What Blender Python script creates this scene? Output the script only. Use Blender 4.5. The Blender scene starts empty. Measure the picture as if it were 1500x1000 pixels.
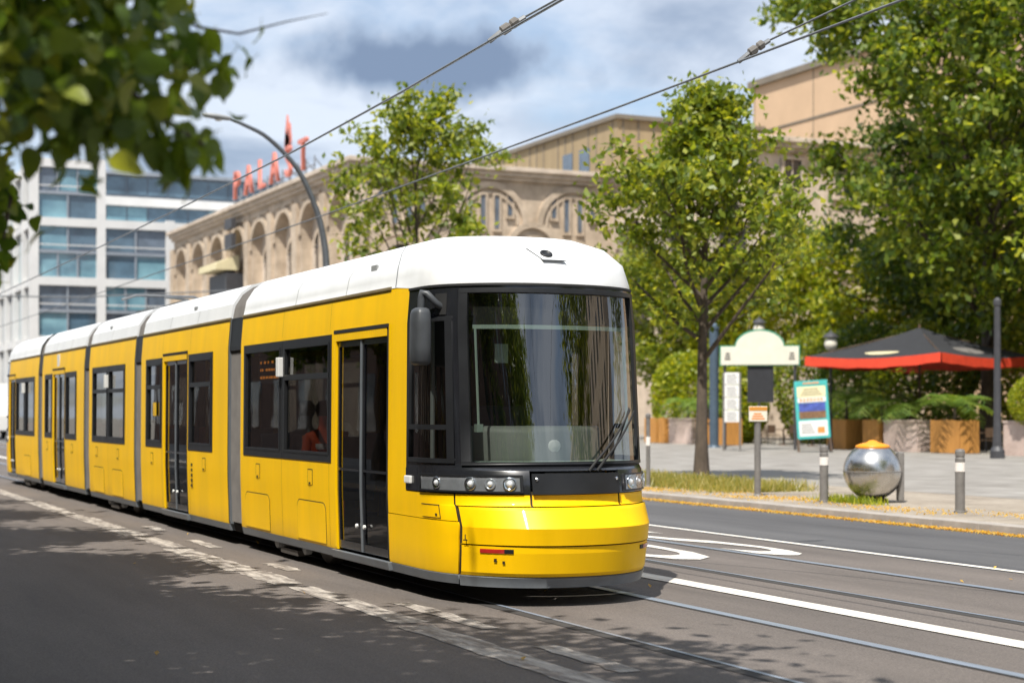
import bpy, bmesh, math, random
import numpy as np
from mathutils import Vector, Matrix
random.seed(7); RNG = np.random.default_rng(7)
SC = bpy.context.scene
COL = SC.collection
# ------------------------------------------------------------------ camera, sky, sun, exposure
TH = math.radians(25.0)                      # the street runs 25 degrees off the view axis
EYE = 1.70
cam_d = bpy.data.cameras.new('camera'); cam = bpy.data.objects.new('camera', cam_d); COL.objects.link(cam)
cam.location = (0, 0, EYE)
cam.rotation_euler = (math.radians(90), 0, math.radians(65))
cam_d.sensor_width = 36; cam_d.lens = 2400/1500*36
cam_d.shift_y = 101/1500; cam_d.clip_start = .05; cam_d.clip_end = 3000
cam_d.dof.use_dof = True; cam_d.dof.focus_distance = 15.2; cam_d.dof.aperture_fstop = 1.6
SC.camera = cam
SUN_EL = math.radians(59); SUN_DIR = Vector((.7*math.cos(SUN_EL), -.714*math.cos(SUN_EL), math.sin(SUN_EL)))
SC.view_settings.view_transform = 'Standard'; SC.view_settings.look = 'None'
SC.view_settings.exposure = 0.42; SC.view_settings.gamma = 1
SC.render.resolution_x = 1024; SC.render.resolution_y = 682
W = bpy.data.worlds.new('World'); SC.world = W; W.use_nodes = True
def build_world():
    nt = W.node_tree; N = nt.nodes; L = nt.links; N.clear()
    out = N.new('ShaderNodeOutputWorld'); bg = N.new('ShaderNodeBackground'); bg.inputs[1].default_value = .12
    sky = N.new('ShaderNodeTexSky'); sky.sky_type = 'NISHITA'; sky.sun_disc = False
    sky.sun_elevation = SUN_EL; sky.sun_rotation = math.atan2(SUN_DIR.x, SUN_DIR.y)
    tc = N.new('ShaderNodeTexCoord')
    sep = N.new('ShaderNodeSeparateXYZ'); L.new(tc.outputs['Generated'], sep.inputs[0])
    def M(op, a, b=None, c=None, clamp=False):
        n = N.new('ShaderNodeMath'); n.operation = op; n.use_clamp = clamp
        for i, q in enumerate((a, b, c)):
            if q is None: continue
            if isinstance(q, (int, float)): n.inputs[i].default_value = q
            else: L.new(q, n.inputs[i])
        return n.outputs[0]
    den = M('ADD', M('MAXIMUM', sep.outputs[2], 0), .16)
    cx = M('DIVIDE', sep.outputs[0], den); cy = M('DIVIDE', sep.outputs[1], den)
    cmb = N.new('ShaderNodeCombineXYZ'); L.new(cx, cmb.inputs[0]); L.new(cy, cmb.inputs[1])
    def noise(scale, off, detail, rough):
        mp = N.new('ShaderNodeMapping'); mp.inputs['Location'].default_value = off
        L.new(cmb.outputs[0], mp.inputs[0])
        n = N.new('ShaderNodeTexNoise'); n.inputs['Scale'].default_value = scale
        n.inputs['Detail'].default_value = detail; n.inputs['Roughness'].default_value = rough
        n.inputs['Distortion'].default_value = .3
        L.new(mp.outputs[0], n.inputs['Vector']); return n.outputs['Fac']
    def ramp(v, a, b):
        n = N.new('ShaderNodeMapRange'); n.interpolation_type = 'SMOOTHSTEP'
        n.inputs[1].default_value = a; n.inputs[2].default_value = b; L.new(v, n.inputs[0]); return n.outputs[0]
    cover = ramp(noise(1.05, (3.1, 1.7, 0), 7, .58), .30, .52)
    dark = ramp(noise(1.5, (9.4, 4.2, 0), 7, .58), .44, .70)
    # one heavy grey cloud bank over the far end of the street
    def bank(px, py, sx, sy):
        fx, fy = -math.cos(TH), math.sin(TH); rx, ry = math.sin(TH), math.cos(TH)
        kx = (px-750)/2400; kz = (601-py)/2400
        d = Vector((fx+rx*kx, fy+ry*kx, kz)).normalized()
        h = Vector((d.x, d.y, 0)).normalized(); t = Vector((-h.y, h.x, 0))
        dn = N.new('ShaderNodeVectorMath'); dn.operation = 'SUBTRACT'; dn.inputs[1].default_value = d; L.new(tc.outputs['Generated'], dn.inputs[0])
        dt = N.new('ShaderNodeVectorMath'); dt.operation = 'DOT_PRODUCT'; dt.inputs[1].default_value = t; L.new(dn.outputs[0], dt.inputs[0])
        s2 = N.new('ShaderNodeSeparateXYZ'); L.new(dn.outputs[0], s2.inputs[0])
        a = M('DIVIDE', dt.outputs['Value'], sx/2400); b = M('DIVIDE', s2.outputs[2], sy/2400)
        r = M('SQRT', M('ADD', M('MULTIPLY', a, a), M('MULTIPLY', b, b)))
        nz = N.new('ShaderNodeTexNoise'); nz.inputs['Scale'].default_value = 22; nz.inputs['Detail'].default_value = 6; L.new(tc.outputs['Generated'], nz.inputs['Vector'])
        v = M('ADD', r, M('MULTIPLY', M('SUBTRACT', nz.outputs['Fac'], .5), 1.9))
        return M('SUBTRACT', 1.0, ramp(v, .35, 1.25))
    heavy = M('MAXIMUM', M('MULTIPLY', dark, .8), M('MAXIMUM', bank(590, 95, 250, 60), M('MULTIPLY', bank(830, 185, 130, 40), .45)), clamp=True)
    def mix(f, a, b):
        n = N.new('ShaderNodeMix'); n.data_type = 'RGBA'; L.new(f, n.inputs[0])
        for i, q in ((6, a), (7, b)):
            if isinstance(q, tuple): n.inputs[i].default_value = (*q, 1)
            else: L.new(q, n.inputs[i])
        return n.outputs[2]
    cloud = mix(heavy, (5.4, 5.85, 6.6), (1.55, 2.1, 3.1))
    mx = mix(M('MAXIMUM', M('MULTIPLY', cover, .86), heavy), sky.outputs[0], cloud)
    L.new(mx, bg.inputs[0]); L.new(bg.outputs[0], out.inputs[0])
build_world()
sun_d = bpy.data.lights.new('sun', 'SUN'); sun_d.energy = 5.0; sun_d.angle = math.radians(.55); sun_d.color = (1, .95, .87)
sun = bpy.data.objects.new('sun', sun_d); COL.objects.link(sun)
sun.rotation_euler = SUN_DIR.to_track_quat('Z', 'Y').to_euler(); sun.location = (0, -20, 40)

# ------------------------------------------------------------------ materials
MATS = {}
def srgb(r, g, b):
    return tuple(((c/255+.055)/1.055)**2.4 if c > 10 else c/255/12.92 for c in (r, g, b))
def pm(name, color, rough=.5, metal=0, var=.12, scale=6, bump=0, bscale=60, coat=0, stretch=None, color2=None, spec=.5, dirt=0):
    m = bpy.data.materials.new(name); m.use_nodes = True; nt = m.node_tree; N = nt.nodes; L = nt.links
    b = N['Principled BSDF']; b.inputs['Roughness'].default_value = rough; b.inputs['Metallic'].default_value = metal
    b.inputs['Coat Weight'].default_value = coat; b.inputs['Coat Roughness'].default_value = .06
    b.inputs['Specular IOR Level'].default_value = spec
    tc = N.new('ShaderNodeTexCoord'); mp = N.new('ShaderNodeMapping'); L.new(tc.outputs['Object'], mp.inputs[0])
    if stretch: mp.inputs['Scale'].default_value = stretch
    n = N.new('ShaderNodeTexNoise'); n.inputs['Scale'].default_value = scale; n.inputs['Detail'].default_value = 6
    n.inputs['Roughness'].default_value = .6; L.new(mp.outputs[0], n.inputs['Vector'])
    r = N.new('ShaderNodeValToRGB'); r.color_ramp.elements[0].position = .28; r.color_ramp.elements[1].position = .72
    c2 = color2 or tuple(min(1, c*(1+var)) for c in color); c1 = tuple(c*(1-var) for c in color) if not color2 else color
    r.color_ramp.elements[0].color = (*c1, 1); r.color_ramp.elements[1].color = (*c2, 1)
    L.new(n.outputs['Fac'], r.inputs[0]); L.new(r.outputs[0], b.inputs['Base Color'])
    if dirt:
        rr = N.new('ShaderNodeMapRange'); rr.inputs[3].default_value = max(0, rough-dirt); rr.inputs[4].default_value = min(1, rough+dirt)
        L.new(n.outputs['Fac'], rr.inputs[0]); L.new(rr.outputs[0], b.inputs['Roughness'])
    if bump:
        n2 = N.new('ShaderNodeTexNoise'); n2.inputs['Scale'].default_value = bscale; n2.inputs['Detail'].default_value = 4
        L.new(mp.outputs[0], n2.inputs['Vector'])
        bp = N.new('ShaderNodeBump'); bp.inputs['Strength'].default_value = bump; bp.inputs['Distance'].default_value = .02
        L.new(n2.outputs['Fac'], bp.inputs['Height']); L.new(bp.outputs[0], b.inputs['Normal'])
    MATS[name] = m; return m
def glass(name, tint, f0=.05, rough=.01):
    m = bpy.data.materials.new(name); m.use_nodes = True; nt = m.node_tree; N = nt.nodes; L = nt.links
    N.remove(N['Principled BSDF']); out = N['Material Output']
    t = N.new('ShaderNodeBsdfTransparent'); t.inputs[0].default_value = (*tint, 1)
    g = N.new('ShaderNodeBsdfGlossy'); g.inputs['Roughness'].default_value = rough
    lw = N.new('ShaderNodeLayerWeight'); lw.inputs['Blend'].default_value = .5
    p = N.new('ShaderNodeMath'); p.operation = 'POWER'; p.inputs[1].default_value = 4; L.new(lw.outputs['Facing'], p.inputs[0])
    a = N.new('ShaderNodeMath'); a.operation = 'MULTIPLY_ADD'; a.inputs[1].default_value = 1-f0; a.inputs[2].default_value = f0; L.new(p.outputs[0], a.inputs[0])
    # slight waviness of real panes
    tc = N.new('ShaderNodeTexCoord'); n = N.new('ShaderNodeTexNoise'); n.inputs['Scale'].default_value = 1.3; L.new(tc.outputs['Object'], n.inputs['Vector'])
    bp = N.new('ShaderNodeBump'); bp.inputs['Strength'].default_value = .05; bp.inputs['Distance'].default_value = .03; L.new(n.outputs['Fac'], bp.inputs['Height']); L.new(bp.outputs[0], g.inputs['Normal'])
    mx = N.new('ShaderNodeMixShader'); L.new(a.outputs[0], mx.inputs[0]); L.new(t.outputs[0], mx.inputs[1]); L.new(g.outputs[0], mx.inputs[2])
    L.new(mx.outputs[0], out.inputs[0]); MATS[name] = m; return m
def leafmat(name, c1, c2, c3):
    m = bpy.data.materials.new(name); m.use_nodes = True; nt = m.node_tree; N = nt.nodes; L = nt.links
    b = N['Principled BSDF']; b.inputs['Roughness'].default_value = .42; out = N['Material Output']
    g = N.new('ShaderNodeNewGeometry'); r = N.new('ShaderNodeValToRGB'); L.new(g.outputs['Random Per Island'], r.inputs[0])
    e = r.color_ramp.elements; e[0].color = (*c1, 1); e[1].color = (*c3, 1); e[1].position = 1; q = e.new(.55); q.color = (*c2, 1)
    L.new(r.outputs[0], b.inputs['Base Color'])
    tr = N.new('ShaderNodeBsdfTranslucent'); mc = N.new('ShaderNodeMix'); mc.data_type = 'RGBA'; mc.blend_type = 'MULTIPLY'; mc.inputs[0].default_value = 1
    L.new(r.outputs[0], mc.inputs[6]); mc.inputs[7].default_value = (2.2, 2.0, .7, 1); L.new(mc.outputs[2], tr.inputs[0])
    mx = N.new('ShaderNodeMixShader'); mx.inputs[0].default_value = .45; L.new(b.outputs[0], mx.inputs[1]); L.new(tr.outputs[0], mx.inputs[2])
    L.new(mx.outputs[0], out.inputs[0]); MATS[name] = m; return m
def emit(name, c, s):
    m = bpy.data.materials.new(name); m.use_nodes = True; b = m.node_tree.nodes['Principled BSDF']
    b.inputs['Base Color'].default_value = (*c, 1); b.inputs['Emission Color'].default_value = (*c, 1); b.inputs['Emission Strength'].default_value = s
    MATS[name] = m; return m
def road_mat(name, c1, c2, patch, bump=.35):
    m = bpy.data.materials.new(name); m.use_nodes = True; nt = m.node_tree; N = nt.nodes; L = nt.links
    b = N['Principled BSDF']; b.inputs['Roughness'].default_value = .78; b.inputs['Specular IOR Level'].default_value = .35
    tc = N.new('ShaderNodeTexCoord')
    def nz(s, st=(1, 1, 1), d=5):
        mp = N.new('ShaderNodeMapping'); mp.inputs['Scale'].default_value = st; L.new(tc.outputs['Object'], mp.inputs[0])
        n = N.new('ShaderNodeTexNoise'); n.inputs['Scale'].default_value = s; n.inputs['Detail'].default_value = d; n.inputs['Roughness'].default_value = .65
        L.new(mp.outputs[0], n.inputs['Vector']); return n.outputs['Fac']
    r = N.new('ShaderNodeValToRGB'); r.color_ramp.elements[0].position = .3; r.color_ramp.elements[1].position = .7
    r.color_ramp.elements[0].color = (*c1, 1); r.color_ramp.elements[1].color = (*c2, 1)
    L.new(nz(.55, (.22, 1.6, 1)), r.inputs[0])
    r2 = N.new('ShaderNodeValToRGB'); r2.color_ramp.elements[0].position = .35; r2.color_ramp.elements[1].position = .75
    r2.color_ramp.elements[0].color = (.62, .62, .62, 1); r2.color_ramp.elements[1].color = (1.35, 1.33, 1.3, 1); L.new(nz(70, d=3), r2.inputs[0])
    mx = N.new('ShaderNodeMix'); mx.data_type = 'RGBA'; mx.blend_type = 'MULTIPLY'; mx.inputs[0].default_value = 1
    L.new(r.outputs[0], mx.inputs[6]); L.new(r2.outputs[0], mx.inputs[7])
    r3 = N.new('ShaderNodeValToRGB'); r3.color_ramp.elements[0].position = .56; r3.color_ramp.elements[1].position = .64
    r3.color_ramp.elements[0].color = (1, 1, 1, 1); r3.color_ramp.elements[1].color = (*patch, 1); L.new(nz(.35, (.12, 1, 1), 3), r3.inputs[0])
    m2 = N.new('ShaderNodeMix'); m2.data_type = 'RGBA'; m2.blend_type = 'MULTIPLY'; m2.inputs[0].default_value = 1
    L.new(mx.outputs[2], m2.inputs[6]); L.new(r3.outputs[0], m2.inputs[7]); L.new(m2.outputs[2], b.inputs['Base Color'])
    bp = N.new('ShaderNodeBump'); bp.inputs['Strength'].default_value = bump; bp.inputs['Distance'].default_value = .01; L.new(nz(110, d=2), bp.inputs['Height']); L.new(bp.outputs[0], b.inputs['Normal'])
    MATS[name] = m; return m
def paint_mat(name, col, under, lo, hi):
    m = bpy.data.materials.new(name); m.use_nodes = True; nt = m.node_tree; N = nt.nodes; L = nt.links
    b = N['Principled BSDF']; b.inputs['Roughness'].default_value = .7
    tc = N.new('ShaderNodeTexCoord'); mp = N.new('ShaderNodeMapping'); mp.inputs['Scale'].default_value = (.5, 2.5, 1); L.new(tc.outputs['Object'], mp.inputs[0])
    n = N.new('ShaderNodeTexNoise'); n.inputs['Scale'].default_value = 3.2; n.inputs['Detail'].default_value = 9; n.inputs['Roughness'].default_value = .75; L.new(mp.outputs[0], n.inputs['Vector'])
    r = N.new('ShaderNodeValToRGB'); r.color_ramp.elements[0].position = lo; r.color_ramp.elements[1].position = hi
    r.color_ramp.elements[0].color = (*col, 1); r.color_ramp.elements[1].color = (*under, 1); L.new(n.outputs['Fac'], r.inputs[0]); L.new(r.outputs[0], b.inputs['Base Color'])
    MATS[name] = m; return m
def brick_mat(name, c1, c2, mortar, sx, sz, rough=.85, vertical=True, ms=.012):
    m = bpy.data.materials.new(name); m.use_nodes = True; nt = m.node_tree; N = nt.nodes; L = nt.links
    b = N['Principled BSDF']; b.inputs['Roughness'].default_value = rough
    tc = N.new('ShaderNodeTexCoord'); v = tc.outputs['Object']
    if vertical:
        s = N.new('ShaderNodeSeparateXYZ'); L.new(v, s.inputs[0]); a = N.new('ShaderNodeMath'); L.new(s.outputs[0], a.inputs[0]); L.new(s.outputs[1], a.inputs[1])
        c = N.new('ShaderNodeCombineXYZ'); L.new(a.outputs[0], c.inputs[0]); L.new(s.outputs[2], c.inputs[1]); v = c.outputs[0]
    t = N.new('ShaderNodeTexBrick'); L.new(v, t.inputs['Vector']); t.inputs['Scale'].default_value = 1
    t.inputs['Color1'].default_value = (*c1, 1); t.inputs['Color2'].default_value = (*c2, 1); t.inputs['Mortar'].default_value = (*mortar, 1)
    t.inputs['Mortar Size'].default_value = ms; t.inputs['Brick Width'].default_value = sx; t.inputs['Row Height'].default_value = sz
    n = N.new('ShaderNodeTexNoise'); n.inputs['Scale'].default_value = 1.1; n.inputs['Detail'].default_value = 7; L.new(tc.outputs['Object'], n.inputs['Vector'])
    r = N.new('ShaderNodeValToRGB'); r.color_ramp.elements[0].position = .3; r.color_ramp.elements[1].position = .7
    r.color_ramp.elements[0].color = (.72, .7, .68, 1); r.color_ramp.elements[1].color = (1.12, 1.12, 1.12, 1); L.new(n.outputs['Fac'], r.inputs[0])
    mx = N.new('ShaderNodeMix'); mx.data_type = 'RGBA'; mx.blend_type = 'MULTIPLY'; mx.inputs[0].default_value = 1
    L.new(t.outputs[0], mx.inputs[6]); L.new(r.outputs[0], mx.inputs[7]); L.new(mx.outputs[2], b.inputs['Base Color'])
    MATS[name] = m; return m
road_mat('asphalt_grey', (.075, .075, .08), (.13, .13, .135), (.76, .76, .78))
road_mat('asphalt_brown', (.108, .095, .087), (.18, .157, .143), (.80, .80, .80))
paint_mat('road_white', (.70, .67, .61), (.34, .31, .28), .47, .70)
paint_mat('road_worn', (.50, .46, .41), (.16, .14, .127), .38, .58)
pm('rail_steel', (.30, .345, .42), .36, .35, .2, 3, stretch=(.2, 4, 1), dirt=.1)  # blue of the reflected sky is put into the steel colour
pm('rail_bitumen', (.045, .042, .04), .85, 0, .2, 5)
pm('kerb_stone', (.33, .30, .27), .85, 0, .2, 3, .3, 40)
brick_mat('mosaic', (.32, .275, .22), (.37, .32, .26), (.22, .19, .155), .11, .11, .9, False, .01)
brick_mat('slabs', (.25, .237, .218), (.29, .275, .255), (.18, .17, .155), 1.0, .75, .85, False, .012)
pm('ground_dirt', (.22, .20, .17), .95, 0, .2, .3)
pm('house_brick', (.16, .10, .075), .85, 0, .2, 1)
pm('tram_yellow', (.93, .545, .001), .43, 0, .07, 1.0, coat=.03, dirt=.08, spec=.2, stretch=(3.5, 3.5, .5))
pm('tram_white', (.76, .77, .77), .38, 0, .07, 1.1, coat=.1, dirt=.1, stretch=(2.2, 2.2, .6))
pm('tram_grey', (.14, .155, .17), .42, 0, .15, 5, dirt=.1)
pm('tram_black', (.014, .015, .018), .22, 0, .2, 3, coat=.5, dirt=.08)
pm('tram_frame', (.016, .017, .019), .42, 0, .2, 4, dirt=.1, spec=.35)
pm('rubber', (.012, .012, .012), .75, 0, .2, 8)
pm('seam', (.03, .02, .004), .8, 0, .1, 8)
pm('gutter', (.17, .13, .06), .6, 0, .2, 6)
pm('bellows', (.15, .14, .13), .78, 0, .18, 4, dirt=.1)
pm('under_dark', (.018, .017, .016), .85, 0, .4, 5)
pm('bogie_metal', (.10, .09, .08), .6, .5, .4, 7)
pm('interior', (.06, .062, .066), .7, 0, .15, 3)
pm('interior_light', (.30, .31, .31), .6, 0, .1, 3)
pm('seat_cloth', (.035, .045, .07), .8, 0, .3, 12)
pm('seat_orange', (.55, .10, .02), .7, 0, .2, 9)
pm('dash', (.25, .265, .24), .55, 0, .1, 4)
pm('pale_green', (.42, .52, .45), .5, 0, .1, 5)
pm('chrome', (.75, .76, .78), .12, 1, .1, 9)
pm('lamp_house', (.36, .37, .39), .22, .5, .2, 9)
pm('lamp_lens', (.82, .83, .84), .1, .3, .05, 9, coat=1)
pm('red_lens', (.45, .02, .015), .2, 0, .15, 20, coat=1)
pm('white_plastic', (.75, .75, .72), .45, 0, .06, 8)
pm('grab_yellow', (.70, .42, .01), .4, 0, .1, 8)
emit('led_orange', (1, .32, .04), .9)
glass('tram_glass', (.26, .27, .27), .05)
glass('screen_glass', (.54, .57, .55), .19)
glass('lamp_glass', (.93, .95, .95), .06)
brick_mat('facade_beige', (.50, .41, .31), (.54, .44, .335), (.43, .35, .265), 1.5, .62, ms=.014)
brick_mat('facade_light', (.56, .475, .385), (.60, .51, .415), (.50, .42, .335), 1.5, .62, ms=.014)
pm('attic_tan', (.36, .27, .155), .7, 0, .12, .8, stretch=(2, 2, .2))
pm('hall_tan', (.60, .42, .27), .85, 0, .08, .5)
pm('roof_edge', (.20, .17, .13), .6, 0, .15, 1)
pm('frame_dark', (.05, .05, .055), .5, 0, .2, 3)
pm('office_white', (.62, .615, .60), .6, 0, .08, .5)
pm('mirror_grey', (.055, .06, .066), .45, 0, .15, 9)
pm('panel_seam', (.42, .25, .002), .6, 0, .1, 5)
pm('roof_seam_grey', (.42, .43, .43), .6, 0, .1, 5)
pm('sign_red', (.62, .20, .15), .5, 0, .15, 2)
pm('sign_frame', (.30, .33, .37), .5, .4, .15, 3)
pm('awning', (.62, .55, .34), .8, 0, .1, 2)
pm('bark', (.085, .065, .048), .9, 0, .35, 9, .7, 22, stretch=(1, 1, .3))
pm('steel_pole', (.16, .17, .18), .45, .6, .2, 6)
pm('post_grey', (.19, .18, .17), .6, .2, .2, 10)
pm('reflector', (.78, .74, .70), .4, 0, .1, 20)
pm('ball_steel', (.55, .545, .53), .27, 1, .12, 5, dirt=.1)
pm('bin_orange', (.85, .30, .01), .4, 0, .08, 6)
pm('plank', (.50, .235, .055), .7, 0, .25, 3, .3, 30, stretch=(6, 6, .5))
brick_mat('pink_brick', (.52, .37, .315), (.58, .43, .37), (.58, .52, .47), .26, .085)
pm('soil', (.05, .035, .025), .95, 0, .3, 20)
pm('canvas_black', (.022, .023, .027), .8, 0, .2, 4)
pm('canvas_red', (.66, .055, .02), .7, 0, .15, 3)
pm('wood_dark', (.10, .06, .035), .7, 0, .3, 6)
pm('cream', (.70, .66, .55), .6, 0, .07, 3)
pm('sign_green', (.05, .27, .17), .5, 0, .1, 5)
pm('teal', (.06, .42, .40), .5, 0, .1, 6)
pm('poster_white', (.76, .75, .72), .5, 0, .05, 9)
pm('poster_yellow', (.78, .70, .42), .5, 0, .06, 9)
pm('poster_blue', (.06, .09, .34), .5, 0, .5, 9)
pm('poster_brown', (.18, .10, .05), .5, 0, .6, 14)
pm('poster_orange', (.78, .26, .06), .5, 0, .2, 12)
pm('ink', (.06, .06, .06), .7, 0, .1, 9)
pm('blue_grey', (.075, .11, .15), .5, .2, .15, 3)
pm('wire', (.20, .21, .22), .5, .5, .2, 8)
pm('terracotta', (.40, .17, .08), .8, 0, .15, 8)
pm('truck_white', (.72, .71, .68), .4, 0, .05, 2, coat=.2)
pm('truck_orange', (.78, .28, .02), .4, 0, .08, 2, coat=.2)
pm('skin', (.50, .29, .20), .5, 0, .1, 9)
pm('cloth_orange', (.70, .09, .025), .8, 0, .1, 14)
pm('cloth_grey', (.28, .30, .33), .8, 0, .1, 14)
pm('hair_dark', (.02, .014, .01), .5, 0, .3, 40)
leafmat('leaf_mid', (.06, .10, .012), (.17, .225, .026), (.36, .37, .045))
leafmat('leaf_deep', (.048, .09, .012), (.14, .20, .026), (.32, .345, .045))
leafmat('leaf_bright', (.10, .155, .012), (.24, .29, .022), (.44, .43, .035))
leafmat('leaf_dark', (.03, .065, .012), (.07, .12, .02), (.16, .20, .03))
leafmat('leaf_big', (.05, .10, .018), (.12, .185, .03), (.29, .32, .06))
leafmat('leaf_palm', (.07, .14, .03), (.15, .24, .05), (.26, .34, .09))
leafmat('leaf_dry', (.46, .27, .05), (.58, .38, .08), (.62, .47, .16))
leafmat('grass_dry', (.14, .17, .03), (.30, .28, .08), (.45, .37, .15))
pm('office_glass', (.07, .15, .21), .06, .0, .55, .35, coat=1, stretch=(1, 1, 1.6), color2=(.22, .40, .46))
pm('office_glass_dark', (.035, .06, .085), .06, 0, .4, .4, coat=1, color2=(.12, .20, .27))
pm('window_dark', (.02, .025, .032), .12, 0, .4, 1, coat=.8)
pm('window_blue', (.11, .14, .18), .15, 0, .3, 1, coat=.8)
# ------------------------------------------------------------------ helpers
class MB:
    def __init__(s): s.v = []; s.f = []
    def add(s, vs, fs):
        o = len(s.v); s.v += [tuple(p) for p in vs]; s.f += [tuple(i+o for i in f) for f in fs]; return s
    def poly(s, pts): return s.add(pts, [tuple(range(len(pts)))])
    def box(s, x0, x1, y0, y1, z0, z1):
        return s.add([(x0,y0,z0),(x1,y0,z0),(x1,y1,z0),(x0,y1,z0),(x0,y0,z1),(x1,y0,z1),(x1,y1,z1),(x0,y1,z1)],
                     [(0,3,2,1),(4,5,6,7),(0,1,5,4),(1,2,6,5),(2,3,7,6),(3,0,4,7)])
    def obox(s, c, ax, half):
        c = Vector(c); a = [Vector(q).normalized()*h for q, h in zip(ax, half)]
        vs = [c+a[0]*i+a[1]*j+a[2]*k for k in (-1,1) for i, j in ((-1,-1),(1,-1),(1,1),(-1,1))]
        return s.add(vs, [(0,3,2,1),(4,5,6,7),(0,1,5,4),(1,2,6,5),(2,3,7,6),(3,0,4,7)])
    def grid(s, P, close=False):
        n = len(P[0]); vs = [p for r in P for p in r]; fs = []
        for i in range(len(P)-1):
            for j in range(n-1 if not close else n):
                k = (j+1) % n; fs.append((i*n+j, i*n+k, (i+1)*n+k, (i+1)*n+j))
        return s.add(vs, fs)
    def tube(s, pts, rad, seg=8, caps=True):
        pts = [Vector(p) for p in pts]
        if not isinstance(rad, (list, tuple)): rad = [rad]*len(pts)
        t0 = (pts[1]-pts[0]).normalized(); u = t0.orthogonal().normalized(); rows = []
        for i, p in enumerate(pts):
            t = (pts[min(i+1, len(pts)-1)]-pts[max(i-1, 0)]).normalized()
            u = (u-t*u.dot(t)).normalized(); w = t.cross(u)
            rows.append([p+(u*math.cos(a)+w*math.sin(a))*rad[i] for a in [2*math.pi*k/seg for k in range(seg)]])
        s.grid(rows, True)
        if caps: s.poly(rows[0][::-1]); s.poly(rows[-1])
        return s
    def lathe(s, c, axis, prof, seg=20):
        c = Vector(c); a = Vector(axis).normalized(); u = a.orthogonal().normalized(); w = a.cross(u)
        rows = [[c+a*z+(u*math.cos(t)+w*math.sin(t))*r for t in [2*math.pi*k/seg for k in range(seg)]] for r, z in prof]
        s.grid(rows, True)
        if prof[0][0] > 1e-4: s.poly(rows[0][::-1])
        if prof[-1][0] > 1e-4: s.poly(rows[-1])
        return s
    def extrude(s, pts, d):
        d = Vector(d); a = [Vector(p) for p in pts]; b = [p+d for p in a]; n = len(a)
        s.add(a+b, [tuple(range(n))[::-1], tuple(range(n, 2*n))]+[(i, (i+1) % n, n+(i+1) % n, n+i) for i in range(n)]); return s
    def build(s, name, mat, parent=None, origin=(0,0,0), smooth=False, bevel=0, weld=False):
        me = bpy.data.meshes.new(name); o0 = Vector(origin)
        me.from_pydata([tuple(Vector(p)-o0) for p in s.v], [], s.f); me.update()
        if bevel or weld:
            bm = bmesh.new(); bm.from_mesh(me); bmesh.ops.remove_doubles(bm, verts=bm.verts, dist=1e-5)
            bmesh.ops.recalc_face_normals(bm, faces=bm.faces)
            if bevel:
                eg = [e for e in bm.edges if len(e.link_faces) == 2 and e.calc_face_angle(0) > .6]
                bmesh.ops.bevel(bm, geom=eg, offset=bevel, segments=2, affect='EDGES', profile=.6)
            bm.to_mesh(me); bm.free()
        me.materials.append(MATS[mat] if isinstance(mat, str) else mat)
        if smooth: me.polygons.foreach_set('use_smooth', [True]*len(me.polygons))
        o = bpy.data.objects.new(name, me); COL.objects.link(o)
        if parent is not None: o.parent = parent
        return o
def tag(o, label, cat, group=None):
    o['label'] = label; o['category'] = cat
    if group: o['group'] = group
    return o
def struct(o, label=None):
    o['kind'] = 'structure'
    if label: o['label'] = label
    return o
def stuff(o, label, cat):
    o['kind'] = 'stuff'; o['label'] = label; o['category'] = cat; return o
def thing(name, loc, label, cat, group=None, rz=0):
    o = bpy.data.objects.new(name, None); COL.objects.link(o); o.location = loc; o.rotation_euler = (0, 0, rz)
    o.empty_display_size = .2
    return tag(o, label, cat, group)
def fast_mesh(name, co, quads, mat, parent=None):
    """co (n,3) float array, quads (m,4) int array"""
    me = bpy.data.meshes.new(name); n = len(co); m = len(quads)
    me.vertices.add(n); me.vertices.foreach_set('co', np.asarray(co, np.float32).ravel())
    me.loops.add(m*4); me.loops.foreach_set('vertex_index', np.asarray(quads, np.int32).ravel())
    me.polygons.add(m); me.polygons.foreach_set('loop_start', np.arange(0, m*4, 4, dtype=np.int32))
    me.update(calc_edges=True); me.validate()
    me.materials.append(MATS[mat])
    o = bpy.data.objects.new(name, me); COL.objects.link(o)
    if parent is not None: o.parent = parent
    return o
def leaf_quads(P, size, rng, up=.35, droop=None, ratio=.55):
    n = len(P)
    d = rng.normal(size=(n, 3)); d /= np.linalg.norm(d, axis=1)[:, None]
    nrm = rng.normal(size=(n, 3)); nrm[:, 2] += up*2; 
    if droop is not None: d[:, 2] -= droop
    d /= np.linalg.norm(d, axis=1)[:, None]
    nrm -= d*(nrm*d).sum(1)[:, None]; nrm /= np.linalg.norm(nrm, axis=1)[:, None]+1e-9
    sd = np.cross(nrm, d); s = size*rng.uniform(.65, 1.3, n)[:, None]
    a = P-d*s*.5; c = P+d*s*.5; b = P-d*s*.08+sd*s*ratio*.5+nrm*s*.10; e = P-d*s*.08-sd*s*ratio*.5+nrm*s*.10
    co = np.stack([a, b, c, e], 1).reshape(-1, 3); q = np.arange(4*n).reshape(-1, 4)
    return co, q
def text_mesh(ch, size, ext):
    cu = bpy.data.curves.new('t', 'FONT'); cu.body = ch; cu.size = size; cu.extrude = ext; cu.align_x = 'CENTER'; cu.resolution_u = 3
    o = bpy.data.objects.new('t', cu); COL.objects.link(o)
    me = bpy.data.meshes.new_from_object(o.evaluated_get(bpy.context.evaluated_depsgraph_get()))
    bpy.data.objects.remove(o); bpy.data.curves.remove(cu); return me
def mesh_child(name, me, mat, parent, M=None):
    if M is not None: me.transform(M)
    me.materials.clear(); me.materials.append(MATS[mat]); o = bpy.data.objects.new(name, me); COL.objects.link(o)
    if parent is not None: o.parent = parent
    return o

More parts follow.
